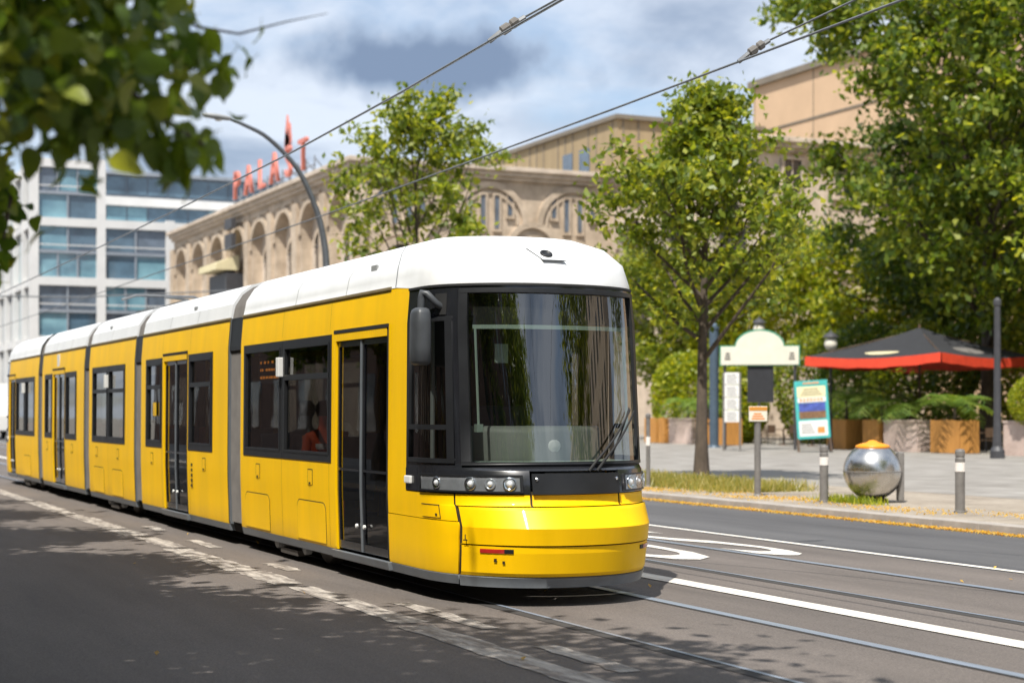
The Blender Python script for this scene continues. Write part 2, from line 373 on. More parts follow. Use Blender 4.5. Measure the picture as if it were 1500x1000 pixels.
# ------------------------------------------------------------------ ground, road, pavement
struct(MB().poly([(-900,-500,-.03),(500,-500,-.03),(500,700,-.03),(-900,700,-.03)]).build('ground', 'ground_dirt'))
def strip(name, mat, x0, x1, y0, y1, z, nx=1):
    m = MB()
    m.grid([[(x0+(x1-x0)*i/nx, y, z) for i in range(nx+1)] for y in (y0, y1)])
    return struct(m.build(name, mat))
strip('road', 'asphalt_grey', -420, 160, -.4, 15.6, 0)
strip('tram_lane', 'asphalt_brown', -420, 160, .9, 11.98, .004)
for i, y in enumerate((5.87, 7.36, 9.20, 10.72)):
    near = i % 2 == 0
    strip('rail_joint', 'rail_bitumen', -420, 160, y-.075, y+(.07 if near else .06), .008)
    strip('tram_rail', 'rail_steel', -420, 160, y+(.03 if near else -.05), y+(.07 if near else .055), .012)
strip('lane_line', 'road_white', -200, 60, 8.22, 8.47, .0125)
strip('lane_line', 'road_white', -200, 60, 12.04, 12.16, .009)
def worn():
    x = -70.0; k = 0
    while x < -3:
        l = random.uniform(1.4, 3.2); y = 4.78+random.uniform(-.03, .03)
        w = random.uniform(.09, .14)
        m = MB(); n = 14; lo = []; hi = []
        for i in range(n+1):
            lo.append((x+l*i/n, y-w-random.uniform(0, .05), .0085)); hi.append((x+l*i/n, y+w+random.uniform(0, .05), .0085))
        m.grid([lo, hi]); struct(m.build('worn_line', 'road_worn'))
        x += l+random.uniform(.02, .25); k += 1
    for x0, l, y in ((-13.5, 1.9, 5.22), (-10.6, 1.3, 5.2), (-17.6, .9, 5.25), (-21.2, 1.3, 5.25), (-24.0, .9, 5.3)):
        m = MB(); m.grid([[(x0+l*i/8, y-.06-random.uniform(0,.05), .0095) for i in range(9)], [(x0+l*i/8, y+.06+random.uniform(0,.05), .0095) for i in range(9)]])
        struct(m.build('worn_line', 'road_worn'))
worn()
# BUS lettering on the far lane, read by traffic heading away
bus = bpy.data.objects.new('road_lettering', None); COL.objects.link(bus); struct(bus, 'white BUS lettering painted on the far lane'); bus.location = (-16.0, 9.8, .0135)
for ch, y in (('B', -1.36), ('U', 0), ('S', 1.32)):
    me = text_mesh(ch, 1.0, 0)
    me.transform(Matrix(((0, -6.6, 0, 0), (1.62, 0, 0, y), (0, 0, 1, 0), (0, 0, 0, 1))))
    mesh_child('letter', me, 'road_white', bus)
# far pavement
struct(MB().box(-420, 160, 15.92, 20.6, -.02, .118).build('pavement', 'mosaic'))
plaza = struct(MB().box(-420, 160, 20.6, 220, -.02, .122).build('plaza_paving', 'slabs'))
kerb = bpy.data.objects.new('kerb', None); COL.objects.link(kerb); struct(kerb); kerb.location = (0, 15.6, 0)
ks = MB().box(0, .992, 0, .315, -.05, .125); proto = ks.build('kerb_stone', 'kerb_stone', kerb, bevel=.012); proto.location = (-80, 0, 0)
for i in range(1, 84):
    o = proto.copy(); COL.objects.link(o); o.parent = kerb; o.location = (-80+i, random.uniform(-.004, .004), random.uniform(-.004, .004))
MB().box(-420, -80.01, 0, .315, -.05, .125).build('kerb_run', 'kerb_stone', kerb); MB().box(4.0, 160, 0, .315, -.05, .125).build('kerb_run', 'kerb_stone', kerb)
# near pavement, behind the camera's feet
struct(MB().box(-420, 160, -9.2, -.72, -.02, .118).build('near_pavement', 'slabs'))
struct(MB().box(-420, 160, -.70, -.4, -.05, .125).build('near_kerb', 'kerb_stone'))

# ------------------------------------------------------------------ buildings
def arch_wall(m, o, dx, dn, x0, x1, z0, z1, cx, hw, zb, zs, depth, seg=12):
    """wall x0..x1,z0..z1 with an arched opening (centre cx, half width hw, from zb, springing zs); o origin, dx along, dn outward normal"""
    o = Vector(o); dx = Vector(dx); dn = Vector(dn)
    P = lambda x, z, d=0: o+dx*x+Vector((0,0,z))-dn*d
    def q(a, b, c, d): m.poly([a, b, c, d])
    q(P(x0,z0),P(cx-hw,z0),P(cx-hw,z1),P(x0,z1)); q(P(cx+hw,z0),P(x1,z0),P(x1,z1),P(cx+hw,z1))
    if zb > z0: q(P(cx-hw,z0),P(cx+hw,z0),P(cx+hw,zb),P(cx-hw,zb)); q(P(cx-hw,zb),P(cx+hw,zb),P(cx+hw,zb,depth),P(cx-hw,zb,depth))
    arc = [(cx-hw*math.cos(math.pi*i/seg), zs+hw*math.sin(math.pi*i/seg)) for i in range(seg+1)]
    for (xa, za), (xb, zb2) in zip(arc, arc[1:]):
        q(P(xa,za),P(xb,zb2),P(xb,z1),P(xa,z1)); q(P(xa,za),P(xb,zb2),P(xb,zb2,depth),P(xa,za,depth))
    q(P(cx-hw,zb),P(cx-hw,zs),P(cx-hw,zs,depth),P(cx-hw,zb,depth)); q(P(cx+hw,zb),P(cx+hw,zs),P(cx+hw,zs,depth),P(cx+hw,zb,depth))
def arch_ring(m, o, dx, dn, cx, zs, r0, r1, d0, d1, a0=0, a1=math.pi, seg=14):
    o = Vector(o); dx = Vector(dx); dn = Vector(dn)
    P = lambda x, z, d: o+dx*x+Vector((0,0,z))+dn*d
    rows = []
    for r, d in ((r0, d0), (r0, d1), (r1, d1), (r1, d0)):
        rows.append([P(cx-r*math.cos(a0+(a1-a0)*i/seg), zs+r*math.sin(a0+(a1-a0)*i/seg), d) for i in range(seg+1)])
    m.grid(rows)
def theatre():
    HC = 17.7; X0, XA, XB = -147.5, -98.5, -80.9; YA, YB = 35.0, 53.5
    t = thing('theatre_building', (XA, YB, 0), 'long beige stone theatre with arched facade, cornice and tan attic behind the tram', 'building')
    O = (XA, YB, 0)
    # street front: eight bays with tall panel recess and an arched window
    m = MB(); rec = MB(); ring = MB(); n = 8; bw = (XA-X0)/n; wins = []
    for i in range(n):
        x = X0+bw*i
        arch_wall(m, (x, YA, 0), (1,0,0), (0,-1,0), 0, bw, 0, 16.9, bw/2, 2.05, 8.4, 13.9, .75)
        rec.box(x+.6, x+bw-.6, YA+.74, YA+.86, 8.3, 16.2)
        arch_ring(ring, (x, YA, 0), (1,0,0), (0,-1,0), bw/2, 13.9, 2.05, 2.45, -.1, .16)
        # inner smaller arch around the window, deep in the recess
        arch_ring(ring, (x, YA+.75, 0), (1,0,0), (0,-1,0), bw/2, 13.0, .95, 1.3, -.02, .2)
        ring.box(x-.55, x+.55, YA-.28, YA+.02, 0, 16.2)
        # panel under the cornice
        ring.box(x+.9, x+bw-.9, YA-.12, YA+.01, 16.35, 16.55)
        wins.append((x+bw/2, YA+.70))
    ring.box(XA-.5, XA+.28, YA-.28, YA+.6, 0, 16.2)
    m.build('wall', 'facade_beige', t, O); rec.build('recess_panel', 'facade_light', t, O); ring.build('moulding', 'facade_beige', t, O)
    for x, y in wins:
        w = MB(); w.box(x-.92, x+.92, y-.05, y+.03, 9.0, 13.0); w.extrude([(x-.92*math.cos(math.pi*k/10), y-.05, 13.0+.92*math.sin(math.pi*k/10)) for k in range(11)], (0,.08,0))
        wo = w.build('window', 'window_dark', t, O)
        f = MB(); f.box(x-.05, x+.05, y-.12, y-.052, 9.0, 13.9); f.box(x-.92, x+.92, y-.12, y-.052, 11.2, 11.35); f.box(x-.92, x+.92, y-.12, y-.052, 12.95, 13.07)
        f.build('glazing_bar', 'frame_dark', wo, (0,0,0)).location = (-O[0], -O[1], 0)
    # return wall facing up the street
    m = MB(); ring = MB(); L = YB-YA
    dx, dn = (0,1,0), (1,0,0)
    bays = [(.0, 6.2), (6.2, 12.4), (12.4, 18.5)]
    for a, b in bays:
        c = (a+b)/2
        # lower half: round arched window, upper: four slits
        arch_wall(m, (XA, YA+a, 0), dx, dn, 0, b-a, 0, 12.8, (b-a)/2, 1.5, 5.5, 10.9, .6)
        m.poly([(XA, YA+a, 12.8), (XA, YA+b, 12.8), (XA, YA+b, 16.9), (XA, YA+a, 16.9)])
        arch_ring(ring, (XA, YA, 0), dx, dn, c, 14.0, 2.35, 2.75, -.02, .22); arch_ring(ring, (XA, YA, 0), dx, dn, c, 14.0, 1.95, 2.12, -.02, .12)
        arch_ring(ring, (XA, YA, 0), dx, dn, c, 10.9, 1.5, 1.95, -.02, .26); arch_ring(ring, (XA, YA, 0), dx, dn, c, 10.9, 2.1, 2.3, -.02, .14)
        arch_ring(ring, (XA, YA, 0), dx, dn, b, 12.3, 1.55, 1.95, -.02, .2) if b < 18 else None
        for k, (dy, z0, z1) in enumerate(((-1.45, 14.6, 15.9), (-.5, 13.7, 15.9), (.5, 13.7, 15.9), (1.45, 14.6, 15.9))):
            y = YA+c+dy
            w = MB().box(XA-.05, XA+.035, y-.2, y+.2, z0, z1).build('window', 'window_blue', t, O)
            f = MB(); f.box(XA, XA+.14, y-.3, y-.2, z0-.1, z1+.1); f.box(XA, XA+.14, y+.2, y+.3, z0-.1, z1+.1); f.box(XA, XA+.14, y-.2, y+.2, z1, z1+.1); f.box(XA, XA+.2, y-.3, y+.3, z0-.22, z0-.1)
            f.build('window_frame', 'facade_beige', w).location = (-O[0], -O[1], 0)
        w = MB(); w.box(XA-.62, XA-.5, YA+c-1.5, YA+c+1.5, 5.5, 10.9); w.extrude([(XA-.62, YA+c-1.5*math.cos(math.pi*k/10), 10.9+1.5*math.sin(math.pi*k/10)) for k in range(11)], (.12,0,0))
        w.build('window', 'window_dark', t, O)
        MB().lathe((XA+.35, YA+c, 11.1), (0,0,1), [(.05,-.4),(.3,-.2),(.34,.1),(.2,.35),(.03,.42)], 12).build('wall_lamp', 'cream', t, O, smooth=True)
    m.build('wall', 'facade_beige', t, O); ring.build('moulding', 'facade_beige', t, O)
    # recessed front and its return
    m = MB(); ring = MB()
    for i in range(3):
        a = XA+5.87*i
        arch_wall(m, (a, YB, 0), (1,0,0), (0,-1,0), 0, 5.867, 0, 16.9, 2.93, 1.9, 6.5, 12.6, .6)
        arch_ring(ring, (a, YB, 0), (1,0,0), (0,-1,0), 2.93, 12.6, 1.9, 2.3, -.02, .2)
        w = MB(); w.box(a+1.05, a+4.8, YB+.5, YB+.58, 6.4, 14.6); w.build('window', 'window_dark', t, O)
        ring.box(a+1.5, a+4.3, YB-.1, YB+.01, 15.2, 15.7)
    m.box(XB-.3, XB, YB+.02, 96, 0, 16.9)
    m.build('wall', 'facade_light', t, O); ring.build('moulding', 'facade_light', t, O)
    for y in (56.0, 59.6, 63.2, 66.8):
        for z in (14.6, 10.2):
            w = MB().box(XB-.05, XB+.03, y-.6, y+.6, z, z+1.9).build('window', 'window_dark', t, O)
            f = MB(); f.box(XB, XB+.16, y-.8, y-.6, z-.1, z+2.0); f.box(XB, XB+.16, y+.6, y+.8, z-.1, z+2.0); f.box(XB, XB+.3, y-.85, y+.85, z-.3, z-.1); f.box(XB, XB+.22, y-.6, y+.6, z+1.9, z+2.05); f.box(XB+.03, XB+.08, y-.04, y+.04, z, z+1.9)
            f.build('window_frame', 'facade_light', w).location = (-O[0], -O[1], 0)
            MB().box(XB, XB+.12, y-1.0, y+1.0, z+2.35, z+2.75).build('wall_panel', 'facade_beige', t, O)
    # cornice, three steps, butted at the corners
    c = MB()
    for z0, z1, p in ((16.9, 17.15, .25), (17.15, 17.45, .5), (17.45, 17.75, .75)):
        c.box(X0, XA+p, YA-p, YA+1.2, z0, z1)
        c.box(XA-1.0, XA+p, YA+1.203, YB-p-.003, z0, z1)
        c.box(XA-1.0, XB+p, YB-p, YB+1.2, z0, z1)
        c.box(XB-1.0, XB+p, YB+1.203, 96, z0, z1)
    c.build('cornice', 'facade_light', t, O, bevel=.03)
    r = MB(); r.box(X0+.1, XA-.2, YA+.9, 96, 17.2, 17.6); r.box(XA-.19, XB-.2, YB+.9, 96, 17.2, 17.6); r.box(X0, X0+.3, YA+.02, 96, 0, 17.2); r.build('roof', 'roof_edge', t, O)
    # attic with vertical cladding boards
    a = MB(); a.box(-150, XA-.4, YB+.6, 82, 17.6, 21.7); at = a.build('attic', 'attic_tan', t, O)
    rnd = random.Random(3); x = -150
    while x < XA-.5:
        MB().box(x, x+.10, YB+.55, YB+.62, 17.6, 21.7).build('cladding_batten', 'roof_edge', at).location = (-O[0], -O[1], 0); x += rnd.choice((1.2, 1.2, 2.4))
    y = YB+1
    while y < 80: MB().box(XA-.42, XA-.34, y, y+.10, 17.6, 21.7).build('cladding_batten', 'roof_edge', at).location = (-O[0], -O[1], 0); y += rnd.choice((1.2, 2.4))
    e = MB(); e.box(-150.2, XA-.1, YB+.35, 82, 21.7, 22.0); e.build('roof_edge', 'roof_edge', at).location = (-O[0], -O[1], 0)
    for x in (-106.3, -103.7):
        MB().box(x-.75, x+.75, YB+.5, YB+.63, 18.2, 20.3).build('attic_window', 'window_blue', at).location = (-O[0], -O[1], 0)
    MB().box(XA-.5, XA-.3, 60.0, 62.0, 18.4, 19.9).build('attic_window', 'office_glass', at).location = (-O[0], -O[1], 0)
    MB().box(-130, -116, YB-4, YB+.3, 17.6, 19.6).build('stair_head', 'cream', t, O)
    # projecting box with pale awning on the street front
    ax = -128.2
    b = MB().box(ax-2.6, ax+2.6, YA-1.1, YA+.3, 7.0, 12.5).build('bay_box', 'frame_dark', t, O)
    MB().extrude([(ax-2.7, YA-.1, 13.9), (ax-2.7, YA-1.9, 13.2), (ax-2.7, YA-1.95, 12.7), (ax-2.7, YA-.1, 12.7)], (5.4,0,0)).build('awning', 'awning', t, O)
    for z0, z1 in ((15.9, 16.7), (14.3, 15.5)):
        MB().box(ax+1.3, ax+3.4, YA-.9, YA-.55, z0, z1).build('dark_panel', 'frame_dark', t, O)
    return t
th_b = theatre()
# stage house behind the theatre
hall = thing('stage_house', (-70, 66, 0), 'tall plain orange-tan hall wall rising behind the theatre cornice', 'building')
MB().box(-100.2, -35, 66, 92, 0, 25.0).build('wall', 'hall_tan', hall, (-70,66,0))
MB().box(-100.5, -34.7, 65.7, 92.3, 25.0, 25.45).build('roof_edge', 'roof_edge', hall, (-70,66,0))
m = MB()
for k in range(9): m.box(-100+7.2*k, -99.95+7.2*k, 65.96, 66.01, 17, 25)
m.box(-100.2, -35, 65.95, 66.0, 21.6, 21.75)
m.build('wall_joint', 'roof_edge', hall, (-70,66,0))
# roof sign on the theatre: red letters on struts with a tall plume
rs = thing('roof_sign', (-121, 36.0, 17.75), 'red letter sign on struts along the theatre roof edge', 'sign')
fr = MB(); fr.box(-131.5, -110, 36.0, 36.08, 18.0, 18.12); fr.box(-131.5, -110, 36.0, 36.08, 18.9, 19.0)
for k in range(12):
    x = -131+1.9*k; fr.box(x-.05, x+.05, 36.0, 36.1, 17.75, 19.6); fr.tube([(x, 36.1, 19.4), (x, 37.6, 17.76)], .05, 5)
fr.build('frame', 'sign_frame', rs, (-121,36,17.75))
for k, ch in enumerate('PALAST'):
    me = text_mesh(ch, 3.3, .12)
    me.transform(Matrix.Translation((-129.6+3.5*k+121, -.15, 1.05)) @ Matrix.Rotation(math.pi/2, 4, 'X'))
    mesh_child('letter', me, 'sign_red', rs)
for k, (a, h) in enumerate(((-.32, 1.9), (-.1, 3.0), (.14, 2.3), (.36, 1.5))):
    p = [(-117.3+math.sin(a)*h*q+w*(.45+.3*math.sin(math.pi*q))*s, 36.2, 20.6+h*q) for s, w in ((1, 1),) for q in (0, .3, .6, .85, 1)]
    l = [(x-.9*(.45+.3*math.sin(math.pi*q))*(1-q**3)*1.6, y, z) for (x, y, z), q in zip(p, (0, .3, .6, .85, 1))]
    MB().extrude(p+l[::-1][1:], (0,.12,0)).build('plume', 'sign_red', rs, (-121,36,17.75))

def office():
    O = (-160, 24.6, 0)
    t = thing('office_block', O, 'white framed glass office block at the end of the street', 'building')
    X = -160; floors = (2.8, 8.4, 14.05, 19.7, 25.3)
    def cell(y0, y1, z0, z1, seed):
        rnd = random.Random(seed); zm = (z0+z1)/2
        for za, zb in ((z0+.35, zm-.15), (zm+.15, z1-.35)):
            n = 2 if rnd.random() < .5 else 3
            for k in range(n):
                a = y0+.35+(y1-y0-.7)*k/n; b = y0+.35+(y1-y0-.7)*(k+1)/n
                MB().box(X-.42, X-.36, a+.06, b-.06, za, zb).build('pane', rnd.choice(('office_glass', 'office_glass', 'office_glass_dark', 'window_blue')), t, O)
                MB().box(X-.40, X-.15, b-.08, b+.08, za, zb).build('mullion', 'sign_frame', t, O) if k < n-1 else None
        MB().box(X-.45, X-.1, y0+.3, y1-.3, zm-.15, zm+.15).build('spandrel', 'sign_frame', t, O)
        MB().box(X-.2, X-.14, y0+.3, y1-.3, zm+.6, zm+.7).build('rail', 'office_white', t, O)
    for i in range(4): cell(24.6, 30.9, floors[i], floors[i+1], i)
    for i in range(3): cell(30.9, 37.6, floors[i], floors[i+1], 10+i)
    f = MB()
    for y, top in ((24.6, 25.9), (30.9, 25.9), (37.6, 20.3), (44.2, 20.3)): f.box(X-.6, X, y-.42, y+.42, 0, top)
    for z in floors:
        f.box(X-.6, X-.004, 25.02, 30.48, z-.4, z+.4)
        if z < 22: f.box(X-.6, X-.004, 31.32, 37.18, z-.4, z+.4); f.box(X-.6, X-.004, 38.02, 43.78, z-.4, z+.4)
    f.build('frame', 'office_white', t, O)
    b = MB(); b.box(-230, X-.61, 25.2, 31.3, 0, 25.4); b.box(-230, X-.61, 31.31, 60, 0, 19.8); b.build('core', 'office_white', t, O)
    # side towards the street with a grid of windows
    s = MB()
    for i in range(11):
        s.box(-161-6*i-.4, -161-6*i+.4, 24.5, 25.19, 0, 25.8)
    for z in floors: s.box(-228, -161.45, 24.6, 25.18, z-.35, z+.35)
    s.build('side_frame', 'office_white', t, O)
    for i in range(10):
        for z0, z1 in zip(floors, floors[1:]):
            MB().box(-166.5-6*i, -161.5-6*i, 25.0, 25.15, z0+.5, z1-.5).build('pane', 'office_glass_dark' if (i+int(z0)) % 3 else 'office_glass', t, O)
    # set-back glass storey
    g = MB(); g.box(-186, -172, 31.4, 62, 19.8, 26.2); g.build('penthouse', 'window_blue', t, O)
    for k in range(14):
        y = 31.6+2.15*k
        MB().box(-172, -171.9, y, y+2.0, 20.1, 22.9).build('pane', ('office_glass', 'office_glass_dark')[(k//3) % 2], t, O)
        MB().box(-172, -171.9, y, y+2.0, 24.2, 26.0).build('pane', 'office_glass_dark', t, O)
    MB().box(-172.2, -171.4, 31.3, 62, 23.0, 23.9).build('ledge', 'office_white', t, O); MB().box(-187, -171.2, 31.2, 62.2, 26.2, 26.55).build('roof', 'sign_frame', t, O)
office()
# houses on the camera's side of the street and further up: they shade and mirror in the glass
def plain_house(name, label, x0, x1, y0, y1, h, mat, front):
    c = ((x0+x1)/2, front, 0); t = thing(name, c, label, 'building')
    MB().box(x0, x1, y0, y1, 0, h).build('wall', mat, t, c); d = 1 if front == y1 else -1
    e = MB(); e.box(x0-.2, x1+.2, front-.35, front+.35, h, h+.5); e.build('cornice', 'facade_light', t, c)
    pane = None; n = int((x1-x0)/3.6)
    for i in range(n):
        for k in range(int(h/3.6)):
            x = x0+1.8+3.6*i; z = 1.2+3.6*k
            if pane is None:
                pane = MB().box(-.7, .7, -.05, .05, 0, 2.0).build('window', 'window_dark', t); o = pane
            else: o = pane.copy(); COL.objects.link(o); o.parent = t
            o.location = (x-c[0], 0, z)
    return t
plain_house('house', 'brown brick house front on the camera side of the street', -90, -14, -30, -9.2, 17, 'house_brick', -9.2)
plain_house('house', 'second brown brick house front on the camera side further up the street', -13.5, 70, -30, -9.2, 19, 'house_brick', -9.2)
plain_house('house', 'beige house across the road ahead of the tram', 4, 80, 44, 60, 18, 'facade_beige', 44)
# ------------------------------------------------------------------ the tram
YC = 6.56; NEXP = 2.2
ZD = [.18,.27,.30,.50,.54,.69,.86,.88,.97,1.17,1.22,2.75,2.86,3.05,3.2,3.3,3.36,3.38]
DD = [1.22,1.27,1.30,1.35,1.35,1.38,1.24,1.18,1.17,1.14,1.06,.86,.84,.80,.75,.65,.5,.35]
ZX = [2.86,3.05,3.2,3.3,3.36,3.38]; XX = [0,-.04,-.20,-.45,-.90,-1.25]
ZW = [.18,.30,.90,1.2,2.5,2.86,3.05,3.2,3.3,3.36,3.38]
WW = [1.01,1.04,1.06,1.06,1.05,1.02,.98,.88,.74,.52,.30]
wz = lambda z: float(np.interp(z, ZW, WW))
KN = [.18,.27,.30,.50,.54,.60,.69,.76,.86,.88,.97,1.17,1.22,1.6,2.0,2.5,2.75,2.86]
def zrows(z0, z1):
    return [z0]+[z for z in KN if z0+.004 < z < z1-.004]+[z1]
class Cab:
    """a rounded tram end: u<=0 metres back along the near side, 0..1 round the nose, >=1 back along the far side"""
    def __init__(s, xs, d): s.xs = xs; s.d = d
    def raw(s, u, z):
        w = wz(z); D = float(np.interp(z, ZD, DD)); x0 = float(np.interp(z, ZX, XX))
        if u <= 0: x, y = x0+u, -w
        elif u >= 1: x, y = x0-(u-1), w
        else:
            ph = math.radians(-90+180*u)
            x = x0+D*abs(math.cos(ph))**(2/NEXP); y = w*math.copysign(abs(math.sin(ph))**(2/NEXP), ph)
        return Vector((s.xs+s.d*x, YC+y, z))
    def nrm(s, u, z):
        e = .004; a = s.raw(u+e, z)-s.raw(u-e, z); b = s.raw(u, z+.01)-s.raw(u, z-.01)
        n = a.cross(b); n.normalize()
        if n.dot(s.raw(u, z)-Vector((s.xs-s.d*1.5, YC, z))) < 0: n = -n
        return n
    def p(s, u, z, off=0): return s.raw(u, z)+(s.nrm(u, z)*off if off else Vector((0,0,0)))
    def patch(s, m, u0, u1, z0, z1, off=0, nu=None, edge=0):
        if nu is None: nu = max(1, int(abs(min(u1,1)-max(u0,0))*44)+1)
        a_, b_ = max(u0, 0), min(u1, 1)
        us = [a_+(b_-a_)*i/nu for i in range(nu+1)] if b_ > a_ else [u0, u1]
        if u0 < 0 and b_ > a_: us = [u0]+us
        if u1 > 1 and b_ > a_: us = us+[u1]
        rows = [[s.p(u, z, off) for u in us] for z in zrows(z0, z1)]
        m.grid(rows)
        if edge:                                   # fold the rim back so that the plate has thickness
            o = off-edge
            loop = [(u, z0) for u in us]+[(u1, z) for z in zrows(z0, z1)[1:]]+[(u, z1) for u in us[::-1][1:]]+[(u0, z) for z in zrows(z0, z1)[::-1][1:]]
            m.grid([[s.p(u, z, off) for u, z in loop], [s.p(u, z, o) for u, z in loop]])
        return m
def side(m, sd, x0, x1, z0, z1, off=0, edge=0):
    zs = zrows(z0, z1); f = lambda x, z, o: (x, YC+sd*(wz(z)+o), z)
    m.grid([[f(x, z, off) for x in (x0, x1)] for z in zs])
    if edge:
        loop = [(x0, z0), (x1, z0)]+[(x1, z) for z in zs[1:]]+[(x0, z) for z in zs[::-1]]
        m.grid([[f(x, z, off) for x, z in loop], [f(x, z, off-edge) for x, z in loop]])
    return m
TO = (-26, YC, 0)
tram = thing('tram', TO, 'yellow articulated tram with white roof and black windscreen surround on the near track', 'tram')
TB = lambda mb, name, mat, par, smooth=False, **k: TK(mb, name, mat, par, smooth, k)
def TK(mb, name, mat, par, smooth, k):
    return mb.build(name, mat, par, TO, smooth=smooth, **k)
def rrect(x0, x1, z0, z1, r, top_only=False, n=5):
    pts = []
    for cx, cz, a0 in ((x0+r, z1-r, 90), (x1-r, z1-r, 0), (x1-r, z0+r, -90), (x0+r, z0+r, 180)):
        if top_only and cz == z0+r: pts.append((x1, z0) if cx == x1-r else (x0, z0)); continue
        seq = [math.radians(a0+90-90*i/n) for i in range(n+1)] if a0 != 90 else [math.radians(180-90*i/n) for i in range(n+1)]
        pts += [(cx+r*math.cos(a), cz+r*math.sin(a)) for a in seq]
    return pts
def outline_plate(par, x0, x1, z0, z1, r, name='hatch', mat='tram_yellow', top_only=True, depth=.006):
    for grow, d, mt, nm in ((.012, .003, 'seam', name+'_gap'), (0, depth, mat, name)):
        pts = rrect(x0-grow, x1+grow, z0-(0 if top_only else grow), z1+grow, r, top_only)
        m = MB(); m.extrude([(x, YC-wz(z)-d, z) for x, z in pts], (0, d+.004, 0)); TB(m, nm, mt, par)
def window(par, sd, x0, x1, z0, z1, transom=0, fw=.075):
    f = MB()
    for a, b, c, d in ((x0, x1, z0, z0+fw), (x0, x1, z1-fw, z1), (x0, x0+fw, z0+fw, z1-fw), (x1-fw, x1, z0+fw, z1-fw)):
        side(f, sd, a, b, c, d, .007, .05)
    g = .025
    for a, b, c, d in ((x0+fw+.02, x1-fw-.02, z0+fw, z0+fw+g), (x0+fw+.02, x1-fw-.02, z1-fw-g, z1-fw), (x0+fw, x0+fw+g, z0+fw, z1-fw), (x1-fw-g, x1-fw, z0+fw, z1-fw)):
        side(f, sd, a, b, c, d, .013, .05)
    if transom: side(f, sd, x0+fw, x1-fw, z1-transom-.03, z1-transom+.03, .012, .04)
    TB(f, 'window_frame', 'tram_frame', par)
    g = MB(); side(g, sd, x0+fw*.5, x1-fw*.5, z0+fw*.5, z1-fw*.5, -.022); TB(g, 'window_pane', 'tram_glass', par, smooth=True)
def door(par, x0, x1):
    z0, z1 = .275, 2.44; y = .05; xm = (x0+x1)/2+.0
    fr = MB()
    side(fr, -1, x0, x0+.06, z0, z1+.05, .012, .06); side(fr, -1, x0+.06, x1-.03, z1-.03, z1+.05, .012, .06); TB(fr, 'door_frame', 'tram_yellow', par)
    bl = MB(); side(bl, -1, x1-.03, x1, z0, z1+.05, .006, .06); side(bl, -1, x0, x1, z1+.05, z1+.085, .016, .05); TB(bl, 'door_seal', 'rubber', par)
    for a, b in ((x0+.065, xm-.02), (xm+.02, x1-.035)):
        f = MB()
        for p, q, r, s_ in ((a, a+.035, z0+.02, z1-.04), (b-.035, b, z0+.02, z1-.04), (a+.035, b-.035, z0+.02, z0+.10), (a+.035, b-.035, z1-.09, z1-.04), (a+.035, b-.035, 1.09, 1.115)):
            side(f, -1, p, q, r, s_, -.012, .03)
        lf = TB(f, 'door_leaf', 'tram_black', par)
        g = MB(); side(g, -1, a+.02, b-.02, z0+.05, 1.10, -.03); TB(g, 'door_pane', 'tram_glass', par)
        g = MB(); side(g, -1, a+.02, b-.02, 1.11, z1-.06, -.03); TB(g, 'door_pane', 'tram_glass', par)
        k = MB().lathe(((b-.09 if a < xm-.3 else a+.09), YC-wz(.55)+.005, .55), (0,-1,0), [(.022,0),(.022,.02),(.012,.024)], 8); TB(k, 'door_knob', 'white_plastic', par)
    c = MB(); side(c, -1, xm-.018, xm+.018, z0+.02, z1-.04, -.002, .03); TB(c, 'door_rubber', 'tram_grey', par)
    st = MB(); side(st, -1, x0-.05, x1+.05, .185, .268, .05, .2); TB(st, 'door_step', 'tram_grey', par, bevel=.008)
def ring_section(zs):
    """roof outline across the tram from near eave over the top to the far eave"""
    pts = [(-wz(z), z) for z in zs]; return pts+[(w*-1, z) for w, z in pts[::-1]]
ROOFZ = [2.86, 2.95, 3.05, 3.13, 3.2, 3.26, 3.3, 3.34, 3.36, 3.38]
